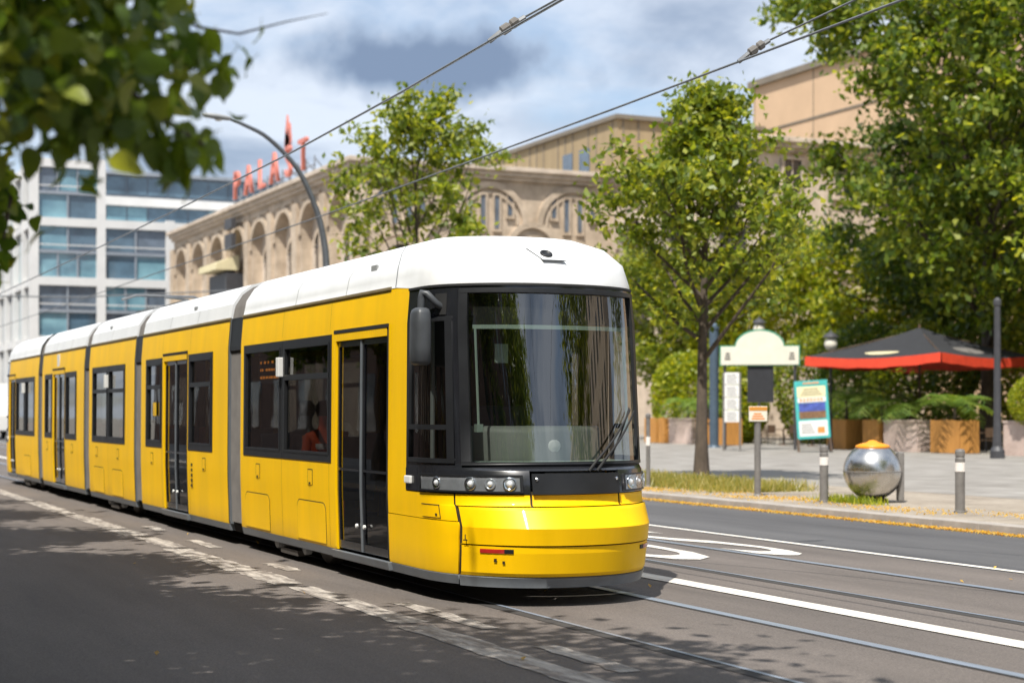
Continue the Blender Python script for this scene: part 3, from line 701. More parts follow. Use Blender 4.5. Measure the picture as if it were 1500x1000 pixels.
def module(xa, xb, openings, far_openings=None, roof=True, x_side=None):
    """openings: (kind, x0, x1, z0, z1); yellow walls are built round them"""
    bodies = {-1: MB(), 1: MB()}; xs0, xs1 = xa, x_side if x_side is not None else xb
    if xs0 > xs1: xs0, xs1 = xs1, xs0
    for sd in (-1, 1):
        body = bodies[sd]; ops = sorted([o for o in openings], key=lambda o: o[1]); x = xs0
        for k, a, b, z0, z1 in ops:
            if a > x: side(body, sd, x, a, .27, 2.86)
            if k == 'door' and sd == 1: z0 = 1.16
            if z0 > .3: side(body, sd, a, b, .27, z0)
            side(body, sd, a, b, z1, 2.86); x = b
        if x < xs1: side(body, sd, x, xs1, .27, 2.86)
    # inner lining, floor and ceiling
    b = TB(bodies[-1], 'body_module', 'tram_yellow', tram, smooth=True); TB(bodies[1], 'far_side_wall', 'tram_yellow', b, smooth=True)
    inn = MB(); inn.box(xs0+.03, xs1-.03, YC-.97, YC+.97, .30, .36); TB(inn, 'floor', 'interior', b)
    inn = MB(); inn.box(xs0+.03, xs1-.03, YC-.97, YC+.97, 2.58, 2.66); TB(inn, 'ceiling', 'interior', b)
    for sd in (-1, 1):
        TB(side(MB(), sd, xs0, xs1, .185, .268, .004, .06), 'skirt', 'tram_grey', b)
        TB(side(MB(), sd, xs0, xs1, 2.845, 2.872, .014, .03), 'gutter', 'gutter', b)
    if roof:
        r = MB(); sec = ring_section(ROOFZ); r.grid([[(x, YC+y, z) for y, z in sec] for x in (xs0, xs1)])
        for x in (xs0, xs1): r.poly([(x, YC+y, z) for y, z in sec])
        TB(r, 'roof', 'tram_white', b, smooth=False)
    un = MB(); un.box(xs0+.1, xs1-.1, YC-.82, YC+.82, .14, .26); TB(un, 'underframe', 'under_dark', b)
    for k, a, c, z0, z1 in openings:
        if k == 'door': door(b, a, c); window(b, 1, a, c, 1.16, z1)
        else:
            for sd in (-1, 1): window(b, sd, a, c, z0, z1, .42 if k == 'vent' else 0)
    return b
def bellows(xa, xb):
    m = MB(); n = 9; rows = []
    sec = [(-wz(z), z) for z in (.30, .6, .9, 1.2, 1.6, 2.0, 2.5, 2.86, 2.95, 3.05, 3.13, 3.2, 3.26, 3.3, 3.34)]; sec = sec+[(-w, z) for w, z in sec[::-1]]
    for i in range(2*n+1):
        x = xa+(xb-xa)*i/(2*n); s = .945 if i % 2 else .975
        rows.append([(x, YC+y*s, .30+(z-.30)*(s+.015)) for y, z in sec])
    m.grid(rows); TB(m, 'bellows', 'bellows', tram)
    for sd in (-1, 1):
        for x in (xa, xb): TB(side(MB(), sd, x-.035, x+.035, .27, 2.86, -.01, .04), 'joint_frame', 'tram_grey', tram)
        TB(side(MB(), sd, xa+.037, xb-.037, 2.45, 2.86, -.012, .03), 'joint_cover', 'tram_frame', tram)
    k = MB().box(xa-.2, xb+.2, YC-.7, YC+.7, .16, .30); TB(k, 'joint_base', 'under_dark', tram)
WZ0, WZ1 = 1.16, 2.49
m1 = module(-19.72, None, [('win', -19.57, -17.98, WZ0, WZ1), ('vent', -17.97, -16.25, WZ0, WZ1), ('door', -16.15, -14.58, .27, 2.49)], roof=False, x_side=-14.58)
m2 = module(-25.36, -20.32, [('vent', -25.02, -23.94, WZ0, 2.47), ('door', -23.86, -22.42, .27, 2.49), ('vent', -22.36, -21.06, WZ0, 2.47)])
m3 = module(-29.62, -25.86, [('vent', -29.32, -27.93, WZ0, 2.45), ('vent', -27.92, -26.55, WZ0, 2.45)])
m4 = module(-34.75, -30.12, [('win', -34.42, -33.5, WZ0, 2.43), ('door', -33.44, -32.1, .27, 2.45), ('win', -32.04, -30.85, WZ0, 2.43)])
m5 = module(-39.44, -35.25, [('door', -39.44, -38.5, .27, 2.45), ('win', -38.42, -37.1, WZ0, 2.42), ('win', -37.08, -35.72, WZ0, 2.42)], roof=False)
for a, b in ((-20.32, -19.72), (-25.86, -25.36), (-30.12, -29.62), (-35.25, -34.75)): bellows(a, b)
# hatches, plates and small marks on the near side
for mo, x0, x1, z0, z1 in ((m1, -19.5, -18.5, .30, .71), (m1, -17.42, -16.45, .30, .72), (m3, -29.2, -28.3, .30, .72), (m3, -27.6, -26.75, .30, .72), (m5, -37.2, -36.3, .30, .72)):
    outline_plate(mo, x0, x1, z0, z1, .10)
for mo, x in ((m1, -18.95), (m1, -16.95), (m2, -24.6), (m2, -21.5), (m3, -28.9), (m3, -27.1), (m4, -34.1), (m4, -31.3)):
    outline_plate(mo, x-.07, x+.07, .90, 1.06, .01, 'key_flap', depth=.004)
    TB(MB().box(x-.02, x+.02, YC-wz(.9)-.012, YC-wz(.9), .905, .93), 'key_hole', 'seam', mo)
for mo, x in ((m1, -17.98), (m3, -27.925), (m5, -37.09)):
    TB(MB().box(x-.05, x+.05, YC-1.12, YC-1.06, 2.08, 2.30), 'mullion_plate', 'white_plastic', mo, bevel=.008)  # small white plates on the mullions, not lamps
TB(MB().box(-33.0, -32.75, YC-1.045, YC-1.03, 2.55, 2.80), 'logo_plate', 'white_plastic', m4)
TB(MB().box(-24.5, -24.35, YC-1.066, YC-1.05, 1.62, 1.82), 'door_button', 'grab_yellow', m2)
for k in range(5): TB(MB().box(-22.2, -22.12, YC-1.064, YC-1.058, .66+.07*k, .70+.07*k), 'stencil_mark', 'seam', m2)
for mo, x in ((m1, -15.3), (m2, -22.4), (m3, -28.2)):
    TB(MB().box(x, x+.16, YC-.965, YC-.945, 3.05, 3.13), 'roof_mark', 'interior_light', mo)
for mo, xs_ in ((m1, (-18.0, -16.32)), (m2, (-23.95, -22.3)), (m3, (-27.92,)), (m4, (-33.5, -32.0)), (m5, (-37.1,))):
    for x in xs_: TB(side(MB(), -1, x-.004, x+.004, .275, 1.15, .0015), 'panel_seam', 'panel_seam', mo); TB(side(MB(), -1, x-.004, x+.004, 2.53, 2.84, .0015), 'panel_seam', 'panel_seam', mo)
for mo, xs_ in ((m1, (-17.6, -15.9)), (m2, (-23.6, -22.0)), (m3, (-27.8,)), (m4, (-33.2, -31.6)), (m5, (-37.4,))):
    for x in xs_:
        sec = ring_section(ROOFZ); TB(MB().grid([[(x+e, YC+y*1.002, z+.002) for y, z in sec] for e in (-.007, .007)]), 'roof_seam', 'roof_seam_grey', mo)
# destination strip behind the first window
dp = TB(MB().box(-19.35, -18.35, YC-.93, YC-.88, 2.02, 2.36), 'destination_display', 'interior', m1)
led = MB(); rnd = random.Random(5)
for r_ in range(3):
    x = -19.28
    while x < -18.5:
        w = rnd.uniform(.03, .09); led.box(x, x+w, YC-.936, YC-.931, 2.08+.09*r_, 2.11+.09*r_); x += w+rnd.uniform(.02, .12 if r_ else .05)
TB(led, 'display_lines', 'led_orange', m1)
# interior: seats, poles, partition
def seat(par, x, y, d, mat='seat_cloth'):
    s = MB(); s.box(x-.21, x+.21, y-.21, y+.21, .74, .84); xb = x-.21*d; s.box(xb-.035, xb+.035, y-.21, y+.21, .84, 1.42); s.box(x-.05, x+.05, y-.05, y+.05, .36, .74)
    TB(s, 'seat', mat, par, bevel=.02)
for mo, x, d, mt in ((m1, -19.2, 1, 'seat_cloth'), (m1, -18.3, -1, 'seat_cloth'), (m1, -17.55, 1, 'seat_orange'), (m1, -16.75, -1, 'seat_cloth'), (m2, -24.6, 1, 'seat_cloth'), (m2, -21.5, -1, 'seat_orange'), (m3, -28.9, 1, 'seat_cloth'), (m3, -28.0, -1, 'seat_orange'), (m3, -27.1, 1, 'seat_cloth'), (m4, -34.0, 1, 'seat_cloth'), (m4, -31.4, -1, 'seat_orange'), (m5, -37.8, 1, 'seat_orange'), (m5, -36.5, -1, 'seat_cloth')):
    seat(mo, x, YC-.68, d, mt); seat(mo, x, YC+.68, d, mt)
for mo, x in ((m1, -16.2), (m1, -14.7), (m2, -23.9), (m2, -22.4), (m3, -28.4), (m4, -33.4), (m4, -32.1)):
    TB(MB().tube([(x, YC-.4, .36), (x, YC-.4, 2.58)], .02, 8), 'grab_pole', 'grab_yellow', mo)
# ---- cab ends
def cab_end(cb, full):
    B = MB; d = cb.d; xs = cb.xs
    back = -.73 if full else -.26
    root = m1 if full else m5
    y = B()
    # pillar and lower corner panels, both sides
    for s0 in (0, 1):
        U = (lambda a, b: (a, b)) if s0 == 0 else (lambda a, b: (1-b, 1-a))
        cb.patch(y, *U(back, -.255), .985, 2.86)
        cb.patch(y, *U(back, .157), .735, .865); cb.patch(y, *U(.163, .376), .872, .968)
        cb.patch(y, *U(back, .157), .865, .968); cb.patch(y, *U(back, -.255), .968, .985)
    cb.patch(y, .382, .618, .872, .968)
    TB(y, 'cab_panel', 'tram_yellow', root, smooth=True)
    for s0 in (0, 1):
        U = (lambda a, b: (a, b)) if s0 == 0 else (lambda a, b: (1-b, 1-a))
        y = B(); cb.patch(y, *U(back, .157), .27, .728, .003, edge=.02); TB(y, 'corner_panel', 'tram_yellow', root, smooth=True)
    def facets(y, bands, off):
        us_ = [.165+.67*k/36 for k in range(37)]
        for a, b in zip(bands, bands[1:]): y.grid([[cb.raw(u, z)+Vector((d*off, 0, 0)) for u in us_] for z in (a, b)])
        for z, zz in ((bands[0], 1), (bands[-1], 1)): y.grid([[cb.raw(u, z)+Vector((d*o, 0, 0)) for u in us_] for o in (off, off-.05)])
        for u in (.165, .835): y.grid([[cb.raw(u, z)+Vector((d*off, 0, 0)), cb.p(u, z, -.03)] for z in bands])
    y = B(); facets(y, (.545, .69, .84, .862), .02); TB(y, 'hood_panel', 'tram_yellow', root, smooth=True)
    y = B(); facets(y, (.27, .30, .475, .532), .008); TB(y, 'bumper', 'tram_yellow', root, smooth=True)
    y = B(); cb.patch(y, back, 1-back, .20, 1.0, -.012, nu=70); TB(y, 'panel_gap', 'seam', root, smooth=True)
    y = B(); cb.patch(y, back, .159, .185, .266, .012, edge=.04); cb.patch(y, .164, .836, .175, .266, .016, edge=.04); cb.patch(y, .841, 1-back, .185, .266, .012, edge=.04); TB(y, 'bumper_strip', 'tram_grey', root, smooth=True)
    # black window surround
    y = B()
    for s0 in (0, 1):
        U = (lambda a, b: (a, b)) if s0 == 0 else (lambda a, b: (1-b, 1-a))
        cb.patch(y, *U(-.25, .20), 2.52, 2.815, .002); cb.patch(y, *U(-.25, -.18), 1.175, 2.52, .002); cb.patch(y, *U(-.18, .20), 1.175, 1.25, .002); cb.patch(y, *U(.165, .20), 1.25, 2.52, .002)
    cb.patch(y, .20, .80, 1.175, 1.215, .0); cb.patch(y, .20, .80, 2.765, 2.815, .0)
    TB(y, 'cab_surround', 'tram_black', root, smooth=True)
    y = B()
    for s0 in (0, 1):
        U = (lambda a, b: (a, b)) if s0 == 0 else (lambda a, b: (1-b, 1-a))
        cb.patch(y, *U(.196, .226), 1.215, 2.77, .022, edge=.03)
    cb.patch(y, .196, .804, 2.735, 2.775, .024, edge=.03); cb.patch(y, .196, .804, 1.212, 1.25, .024, edge=.03)
    TB(y, 'windscreen_frame', 'tram_frame', root, smooth=True)
    y = B(); cb.patch(y, .222, .778, 1.24, 2.745, -.006); TB(y, 'windscreen', 'screen_glass', root, smooth=True)
    for s0 in (0, 1):
        U = (lambda a, b: (a, b)) if s0 == 0 else (lambda a, b: (1-b, 1-a))
        y = B(); cb.patch(y, *U(-.185, .17), 1.245, 2.525, -.012); TB(y, 'cab_side_pane', 'screen_glass', root, smooth=True)
        y = B()
        for a, b, c, e in ((-.19, .172, 1.235, 1.275), (-.19, .172, 2.495, 2.535), (-.19, -.165, 1.275, 2.495), (.145, .172, 1.275, 2.495), (-.165, .145, 1.53, 1.575)):
            cb.patch(y, *U(a, b), c, e, .014, edge=.03)
        TB(y, 'cab_side_frame', 'tram_frame', root, smooth=True)
    # headlight band
    for a, b in ((-.25, .378), (.622, 1.25)): TB(cb.patch(B(), a, b, .975, 1.178, .006, edge=.03), 'headlight_band', 'tram_black', root, smooth=True)
    y = B(); cb.patch(y, .384, .616, .972, 1.15, .03, edge=.07); TB(y, 'coupler_cover', 'tram_frame', root, smooth=True)
    y = B(); cb.patch(y, .42, .58, 1.152, 1.185, -.02); TB(y, 'wiper_slot', 'rubber', root)
    for u in (.395, .605):
        TB(B().lathe(cb.p(u, 1.10, .028), cb.nrm(u, 1.10), [(.014, 0), (.014, .012), (.006, .016)], 8), 'bolt', 'chrome', root)
    for s0 in (0, 1):
        V = (lambda u: u) if s0 == 0 else (lambda u: 1-u)
        U = (lambda a, b: (a, b)) if s0 == 0 else (lambda a, b: (1-b, 1-a))
        h = B(); cb.patch(h, *U(.03, .352), 1.00, 1.125, .012, edge=.02); hl = TB(h, 'headlight', 'lamp_house', root, smooth=True)
        rim = B()
        for a, b, c, e in ((.02, .36, .985, 1.0), (.02, .36, 1.125, 1.14), (.02, .03, 1.0, 1.125), (.352, .36, 1.0, 1.125)): cb.patch(rim, *U(a, b), c, e, .02, edge=.03)
        TB(rim, 'headlight_rim', 'tram_frame', root, smooth=True)
        for u, r, mt in ((.10, .046, 'chrome'), (.215, .050, 'chrome'), (.272, .044, 'lamp_house'), (.325, .052, 'chrome')):
            c = cb.p(V(u), 1.062, .012); n = cb.nrm(V(u), 1.062)
            TB(B().lathe(c, n, [(r*1.15, 0), (r*1.15, .012), (r, .014), (r*.8, .004), (r*.45, .0), (0.0001, .001)], 16), 'lamp_reflector', mt, root, smooth=True)
            TB(B().lathe(c, n, [(r*.62, .004), (r*.5, .018), (r*.25, .026), (.0001, .028)], 14), 'lamp_lens', 'lamp_lens', root, smooth=True)
        g = B(); cb.patch(g, *U(.028, .354), .998, 1.127, .034); TB(g, 'headlight_cover', 'lamp_glass', root, smooth=True)
        c = cb.p(V(-.17), 1.07, .008)
        sdm = B(); n = cb.nrm(V(-.17), 1.07); sdm.obox(c, (Vector((0,0,1)).cross(n), Vector((0,0,1)), n), (.075, .035, .02)); TB(sdm, 'side_marker', 'white_plastic', root, bevel=.01)
        r = B(); cb.patch(r, *U(.222, .288), .476, .510, .012, edge=.02); TB(r, 'reflector', 'red_lens', root)
        r = B(); cb.patch(r, *U(.288, .312), .476, .510, .012, edge=.02); TB(r, 'reflector', 'tram_frame', root)
    if full:
        # little service flap and marks on the corner
        fl = B()
        cb.patch(fl, .03, .098, .755, .86, .006, edge=.01); TB(fl, 'service_flap', 'tram_yellow', root)
        fl = B(); cb.patch(fl, .027, .101, .861, .868, .008, edge=.01); cb.patch(fl, .027, .101, .748, .752, .006); cb.patch(fl, .098, .101, .752, .861, .005); TB(fl, 'flap_gap', 'seam', root)
        fl = B(); [TB(cb.patch(B(), *a), 'stencil_mark', 'seam', root) for a in ((.082, .09, .768, .79, .009), (.177, .190, .575, .585, .03), (.182, .185, .585, .63, .03), (.262, .27, .40, .43, .014), (.285, .292, .385, .41, .014))]
    # cab roof
    zs = ROOFZ; us = [i/36 for i in range(37)]; xj = -19.72 if full else -35.25
    rows = []
    for z in [2.805]+zs:
        row = [Vector((xj, YC-wz(z), z)), cb.raw(-.0, z)+Vector((-d*.6, 0, 0))]+[cb.raw(u, z) for u in us]+[cb.raw(1, z)+Vector((-d*.6, 0, 0)), Vector((xj, YC+wz(z), z))]
        if z == 2.805: row = [Vector((p.x, p.y, p.z)) if abs(p.x-xs)*1 < 1.4 and (p.x-xs)*d > -.26 else Vector((p.x, p.y, 2.855)) for p in row]
        rows.append(row)
    r = B(); r.grid(rows); r.poly(rows[-1]); rf = TB(r, 'roof', 'tram_white', root, smooth=True)
    me = rf.data
    m_ = rf.modifiers.new('es', 'EDGE_SPLIT'); m_.split_angle = math.radians(40)
    s = B()
    for off in (-.62, ):
        s.grid([[cb.raw(0, z)+Vector((d*off+e, -.003, .002)) for z in zs] for e in (-.008, .008)])
        s.grid([[cb.raw(1, z)+Vector((d*off+e, .003, .002)) for z in zs] for e in (-.008, .008)])
    TB(s, 'roof_seam', 'tram_grey', root)
    g = B(); cb.patch(g, -.255, 1.255, 2.80, 2.822, .012, edge=.03); TB(g, 'roof_seal', 'rubber', root, smooth=True)
    # inside the cab
    i = B(); i.box(xs-d*.85-.02, xs-d*.85+.02, YC-.95, YC+.95, .36, 2.6); TB(i, 'cab_partition', 'under_dark', root)
    i = B()
    i.box(min(xs-d*.85, xs+d*.5), max(xs-d*.85, xs+d*.5), YC-.85, YC+.85, .40, .46); i.box(min(xs-d*.85, xs+d*.3), max(xs-d*.85, xs+d*.3), YC-.8, YC+.8, 2.62, 2.7); TB(i, 'cab_floor', 'interior', root)
    ds = B(); fx = lambda t, inset=.1: (xs+d*(.92-inset)*abs(math.cos(t))**.9-d*.12, YC+.76*math.sin(t))
    ts = [math.radians(-62+124*k/14) for k in range(15)]
    rows = [[(*fx(t), 1.20) for t in ts], [(*fx(t, .12), 1.50) for t in ts], [(*fx(t, .16), 1.545) for t in ts], [(*fx(t, .24), 1.56) for t in ts], [(xs+d*.2, fx(t)[1]*.95+YC*.05, 1.56) for t in ts]]
    ds.grid(rows); TB(ds, 'dashboard', 'dash', root, smooth=True)
    sh = B(); sh.grid([[cb.p(u, 1.25, -.05) for u in [.23+.54*k/16 for k in range(17)]], [(cb.p(u, 1.25).x-d*.35, YC+(cb.p(u, 1.25).y-YC)*.8, 1.25) for u in [.23+.54*k/16 for k in range(17)]]]); TB(sh, 'dash_shelf', 'pale_green', root)
    if full:
        TB(B().lathe((xs+.655, YC-.0, 1.375), (1, 0, 0), [(.075, 0), (.08, .02), (.05, .035), (.0001, .04)], 16), 'dash_lamp', 'white_plastic', root, smooth=True)
        di = B(); us2 = [.235+.53*k/14 for k in range(15)]
        di.grid([[cb.p(u, z, -.06) for u in us2] for z in (2.47, 2.74)]); TB(di, 'destination_display', 'under_dark', root, smooth=True)
        bl = B(); bl.grid([[cb.p(u, z, -.055) for u in us2] for z in (2.425, 2.462)]); TB(bl, 'blind_rail', 'pale_green', root, smooth=True)
        for u in (.243, .757):
            a, b = cb.p(u, 1.55, -.06), cb.p(u, 2.43, -.06); TB(B().tube([a, b], .012, 6), 'blind_rod', 'pale_green', root); TB(B().obox(a, ((1,0,0),(0,1,0),(0,0,1)), (.03,.03,.035)), 'rod_foot', 'pale_green', root)
        pp = B(); a = cb.p(.32, 2.24, -.3); pp.obox(a, ((0,1,0),(0,0,1),(1,0,0)), (.065,.085,.004)); TB(pp, 'notice', 'pale_green', root)
        st = B(); st.box(xs-.55, xs-.05, YC-.30, YC+.30, .85, 1.0); st.box(xs-.62, xs-.5, YC-.28, YC+.28, 1.0, 1.75); st.box(xs-.35, xs-.25, YC-.06, YC+.06, .46, .86); TB(st, 'driver_seat', 'seat_cloth', root, bevel=.04)
        TB(B().tube([(xs-.3, YC-.78, .5), (xs-.3, YC-.78, 2.62)], .022, 8), 'grab_pole', 'interior_light', root)
        # mirror
        mc = cb.p(.085, 2.40, .13); 
        ar = B(); ar.tube([cb.p(.125, 2.62, -.01), cb.p(.12, 2.65, .06), cb.p(.10, 2.725, .115), cb.p(.088, 2.735, .13), cb.p(.085, 2.68, .132), cb.p(.085, 2.56, .13)], [.03, .032, .034, .036, .036, .034], 10); TB(ar, 'mirror_arm', 'mirror_grey', root, smooth=True)
        bb = B(); sx, sy = .118, .075
        rows = []
        for z, k in ((-.27, .55), (-.262, .8), (-.235, .97), (-.1, 1.0), (.1, 1.0), (.19, .94), (.225, .8), (.24, .5)):
            rows.append([(mc.x+sx*k*math.copysign(abs(math.cos(a))**.5, math.cos(a)), mc.y+sy*k*math.copysign(abs(math.sin(a))**.5, math.sin(a)), mc.z-.03+z) for a in [2*math.pi*j/20 for j in range(20)]])
        bb.grid(rows, True); bb.poly(rows[0][::-1]); bb.poly(rows[-1]); TB(bb, 'mirror', 'mirror_grey', root, smooth=True)
        hp = B(); cb.patch(hp, .10, .15, 2.55, 2.74, .012, edge=.02); TB(hp, 'mirror_mount', 'rubber', root)
        # wipers
        for a, b in (((.525, 1.165), (.70, 1.70)), ((.548, 1.165), (.725, 1.69))):
            pts = [cb.p(a[0]+(b[0]-a[0])*k/6, a[1]+(b[1]-a[1])*k/6, .045 if k else .01) for k in range(7)]
            TB(B().tube(pts, [.014, .013, .012, .011, .010, .009, .008], 6), 'wiper', 'rubber', root, smooth=True)
        bl = B().tube([cb.p(.70-.012*k, 1.72-.09*k*.6, .036) for k in range(9)], .008, 5); TB(bl, 'wiper_blade', 'rubber', root)
        # roof camera on its diamond plate
        c = cb.p(.475, 3.09); n = cb.nrm(.475, 3.09); rt = Vector((0,0,1)).cross(n).normalized(); up = n.cross(rt)
        dpl = [c+rt*(x)+up*(z)+n*.004 for x, z in ((-.155, .10), (.04, .10), (.155, -.095), (-.06, -.095))]
        TB(B().extrude(dpl, n*.004), 'camera_plate', 'tram_white', root)
        dpl2 = [c+rt*(x*1.05)+up*(z*1.07)+n*.001 for x, z in ((-.155, .10), (.04, .10), (.155, -.095), (-.06, -.095))]
        TB(B().extrude(dpl2, n*.004), 'camera_plate_gap', 'tram_grey', root)
        TB(B().lathe(c+n*.006, n, [(.058, 0), (.058, .012), (.045, .018), (.04, .008), (.0001, .008)], 18), 'roof_camera', 'tram_frame', root, smooth=True)
CB1 = Cab(-13.85, 1); CB5 = Cab(-39.7, -1)
cab_end(CB1, True); cab_end(CB5, False)
# bogies
for bx in (-18.0, -27.75, -37.2):
    bg = TB(MB().box(bx-1.2, bx+1.2, YC-.88, YC-.76, .16, .30).box(bx-1.2, bx+1.2, YC+.76, YC+.88, .16, .30).box(bx-.3, bx+.3, YC-.9, YC+.9, .10, .20), 'bogie', 'bogie_metal', tram, bevel=.02)
    for dx in (-.85, .85):
        for yy in (-.745, .745):
            w = MB().lathe((bx+dx, YC+yy-.06, .315), (0,1,0), [(.12, -.02), (.28, 0), (.30, .03), (.30, .09), (.32, .10), (.32, .12), (.1, .13)], 24); TB(w, 'wheel', 'bogie_metal', bg, smooth=True)
    TB(MB().box(bx-.28, bx+.35, YC-.98, YC-.86, .07, .13), 'track_brake', 'bogie_metal', bg)
    for dx in (-.5, .55): TB(MB().lathe((bx+dx, YC-.93, .16), (0,-1,0), [(.06, -.04), (.06, .03), (.02, .05)], 10), 'axle_cap', 'interior_light', bg)
# pantograph on the middle module
pg = MB(); pg.tube([(-28.2, YC-.3, 3.40), (-26.7, YC, 3.52), (-28.3, YC, 3.66)], .022, 6); pg.tube([(-28.2, YC+.3, 3.40), (-26.7, YC, 3.52)], .022, 6); pg.tube([(-28.3, YC-.75, 3.60), (-28.3, YC-.5, 3.68), (-28.3, YC+.5, 3.68), (-28.3, YC+.75, 3.60)], .025, 6)
pg.box(-28.6, -27.2, YC-.45, YC+.45, 3.38, 3.42); TB(pg, 'pantograph', 'wire', m3)
# a seated passenger
def passenger(x=-17.6, cloth='cloth_orange', label='seated passenger in an orange and white top inside the tram window beside the door', flip=1):
    V = [(0,0,.92),(0,0,1.15),(.0,0,1.38),(.0,0,1.50),(.02,0,1.62),(.03,0,1.74),
         (0,-.19,1.40),(.04,-.25,1.16),(.24,-.17,1.05),(.32,-.12,1.06), (0,.19,1.40),(.04,.25,1.16),(.24,.17,1.05),(.32,.12,1.06),
         (.05,-.10,.90),(.45,-.11,.90),(.47,-.11,.50),(.57,-.11,.44), (.05,.10,.90),(.45,.11,.90),(.47,.11,.50),(.57,.11,.44)]
    E = [(0,1),(1,2),(2,3),(3,4),(4,5),(2,6),(6,7),(7,8),(8,9),(2,10),(10,11),(11,12),(12,13),(0,14),(14,15),(15,16),(16,17),(0,18),(18,19),(19,20),(20,21)]
    R = [.15,.15,.14,.055,.085,.08]+[.065,.05,.04,.035]*2+[.085,.07,.05,.04]*2
    me = bpy.data.meshes.new('person'); me.from_pydata(V, E, []); o = bpy.data.objects.new('person', me); COL.objects.link(o)
    md = o.modifiers.new('skin', 'SKIN'); md.use_smooth_shade = True
    for sv, r in zip(me.skin_vertices[0].data, R): sv.radius = (r, r)
    me.skin_vertices[0].data[0].use_root = True
    s = o.modifiers.new('sub', 'SUBSURF'); s.levels = 2; s.render_levels = 2
    me.materials.append(MATS[cloth]); o.location = (x, YC-.68, 0); o.rotation_euler = (0, 0, 0 if flip > 0 else math.pi)
    tag(o, label, 'person')
    MB().lathe((.01, 0, 1.66), (0,0,1), [(.09,-.02),(.105,.04),(.10,.10),(.06,.15),(.001,.16)], 14).build('hair', 'hair_dark', o, smooth=True)
    for z in (1.08, 1.30):
        if 'orange' in cloth: MB().lathe((0,0,z), (0,0,1), [(.168,-.03),(.172,0),(.168,.03)], 16).build('vest_band', 'white_plastic', o)
passenger(); passenger(-18.25, 'cloth_grey', 'seated passenger in a grey top behind the front tram window', -1); passenger(-27.15, 'cloth_grey', 'seated passenger in a grey top in the middle section of the tram', 1)
# ------------------------------------------------------------------ trees
def tree(name, label, loc, H, base, R, nleaf, size, seed, leaf='leaf_mid', tr=.16, group=None, lean=(0,0), clump=.55, limbs=22, envelope=None, spire=.0, cat='tree', up=1.0, gap=.35):
    rng = np.random.default_rng(seed); rnd = random.Random(seed)
    t = thing(name, loc, label, cat, group)
    env_ = envelope; env = envelope or (lambda q: (math.sin(math.pi*min(1, q*.93+.07)))**.75 if q < .97 else .25)
    wood = MB(); top = H*(.86+spire)
    pts = []; n = 9
    for i in range(n+1):
        q = i/n; pts.append(Vector((lean[0]*q*q+rnd.uniform(-.05, .05)*q*H*.12, lean[1]*q*q+rnd.uniform(-.05, .05)*q*H*.12, top*q)))
    wood.tube(pts, [tr*1.35]+[tr*(1-.86*i/n) for i in range(1, n+1)], 9)
    at = lambda z: pts[min(n-1, int(z/top*n))].lerp(pts[min(n, int(z/top*n)+1)], (z/top*n) % 1) if z < top else pts[-1]
    C = []; Wt = []
    for i in range(limbs):
        q = (i+.5)/limbs; z0 = base*.85+(top-base*.85)*q**.9*.97; a = i*2.399+rnd.uniform(-.5, .5)
        r = R*env(min(1, (z0-base*.85)/(H-base*.85)+.06))*rnd.uniform(.72, 1.12)
        rise = r*rnd.uniform(.35, .85)*up+(H-z0)*(.10 if env_ is None else .04)
        p0 = at(z0); p3 = p0+Vector((math.cos(a)*r, math.sin(a)*r, min(rise, H-z0))); p1 = p0.lerp(p3, .35)+Vector((0, 0, -.05*r)); p2 = p0.lerp(p3, .7)+Vector((rnd.uniform(-.1, .1)*r, rnd.uniform(-.1, .1)*r, .02*r))
        br = max(.012, tr*.42*(1-q*.6)); wood.tube([p0, p1, p2, p3], [br, br*.7, br*.42, br*.15], 5, False)
        for k in range(5):
            s = .35+.65*k/4; b = (p0.lerp(p1, s/.35) if s < .35 else p1.lerp(p2, (s-.35)/.35) if s < .7 else p2.lerp(p3, (s-.7)/.3))
            aa = a+rnd.choice((-1, 1))*rnd.uniform(.5, 1.2); l = r*rnd.uniform(.22, .45)+.15
            e = b+Vector((math.cos(aa)*l, math.sin(aa)*l, rnd.uniform(-.15, .55)*l))
            wood.tube([b, b.lerp(e, .5)+Vector((0, 0, .04*l)), e], [br*.35, br*.22, br*.1], 4, False)
            for q2 in (.45, .75, 1.0):
                C.append(b.lerp(e, q2)); Wt.append(.6+q2*.6)
            C.append(b); Wt.append(.5)
        C.append(p3); Wt.append(1.3)
    for k in range(6): C.append(at(top*(.86+.14*k/6))+Vector((0,0,.02*H))); Wt.append(1.0)
    wood.build('trunk', 'bark', t, smooth=True)
    C = np.array([tuple(c) for c in C]); Wt = np.array(Wt)*rng.uniform(gap, 1.5, len(Wt))**(1 if gap > .3 else 2); Wt /= Wt.sum()
    idx = rng.choice(len(C), nleaf, p=Wt)
    P = C[idx]+np.clip(rng.normal(size=(nleaf, 3)), -1.7, 1.7)*np.array([1, 1, .75])*clump*np.abs(rng.normal(.75, .3, (nleaf, 1)))
    co, q = leaf_quads(P, size, rng)
    cr = fast_mesh('crown', co, q, leaf, t); cr['kind'] = 'stuff'
    return t
FR = 'street trees along the far kerb'
tree('street_tree', 'young leafy street tree rising behind the tram roof beside the curved lamp', (-49.1, 19.5, .12), 11.9, 3.2, 3.1, 6200, .25, 11, 'leaf_mid', .12, limbs=26, clump=.30, spire=.06, up=2.0, gap=.05, envelope=lambda q: max(.10, 1.05-1.0*q**1.8))
tree('street_tree', 'leafy street tree on the far pavement with bare trunk rising from dry grass', (-31.86, 19.6, .12), 9.6, 3.0, 2.65, 13500, .20, 23, 'leaf_mid', .15, lean=(-.2, .45), limbs=34, clump=.30, spire=.06, up=1.5, gap=.05, envelope=lambda q: max(.06, 1.08-1.08*q**.95))
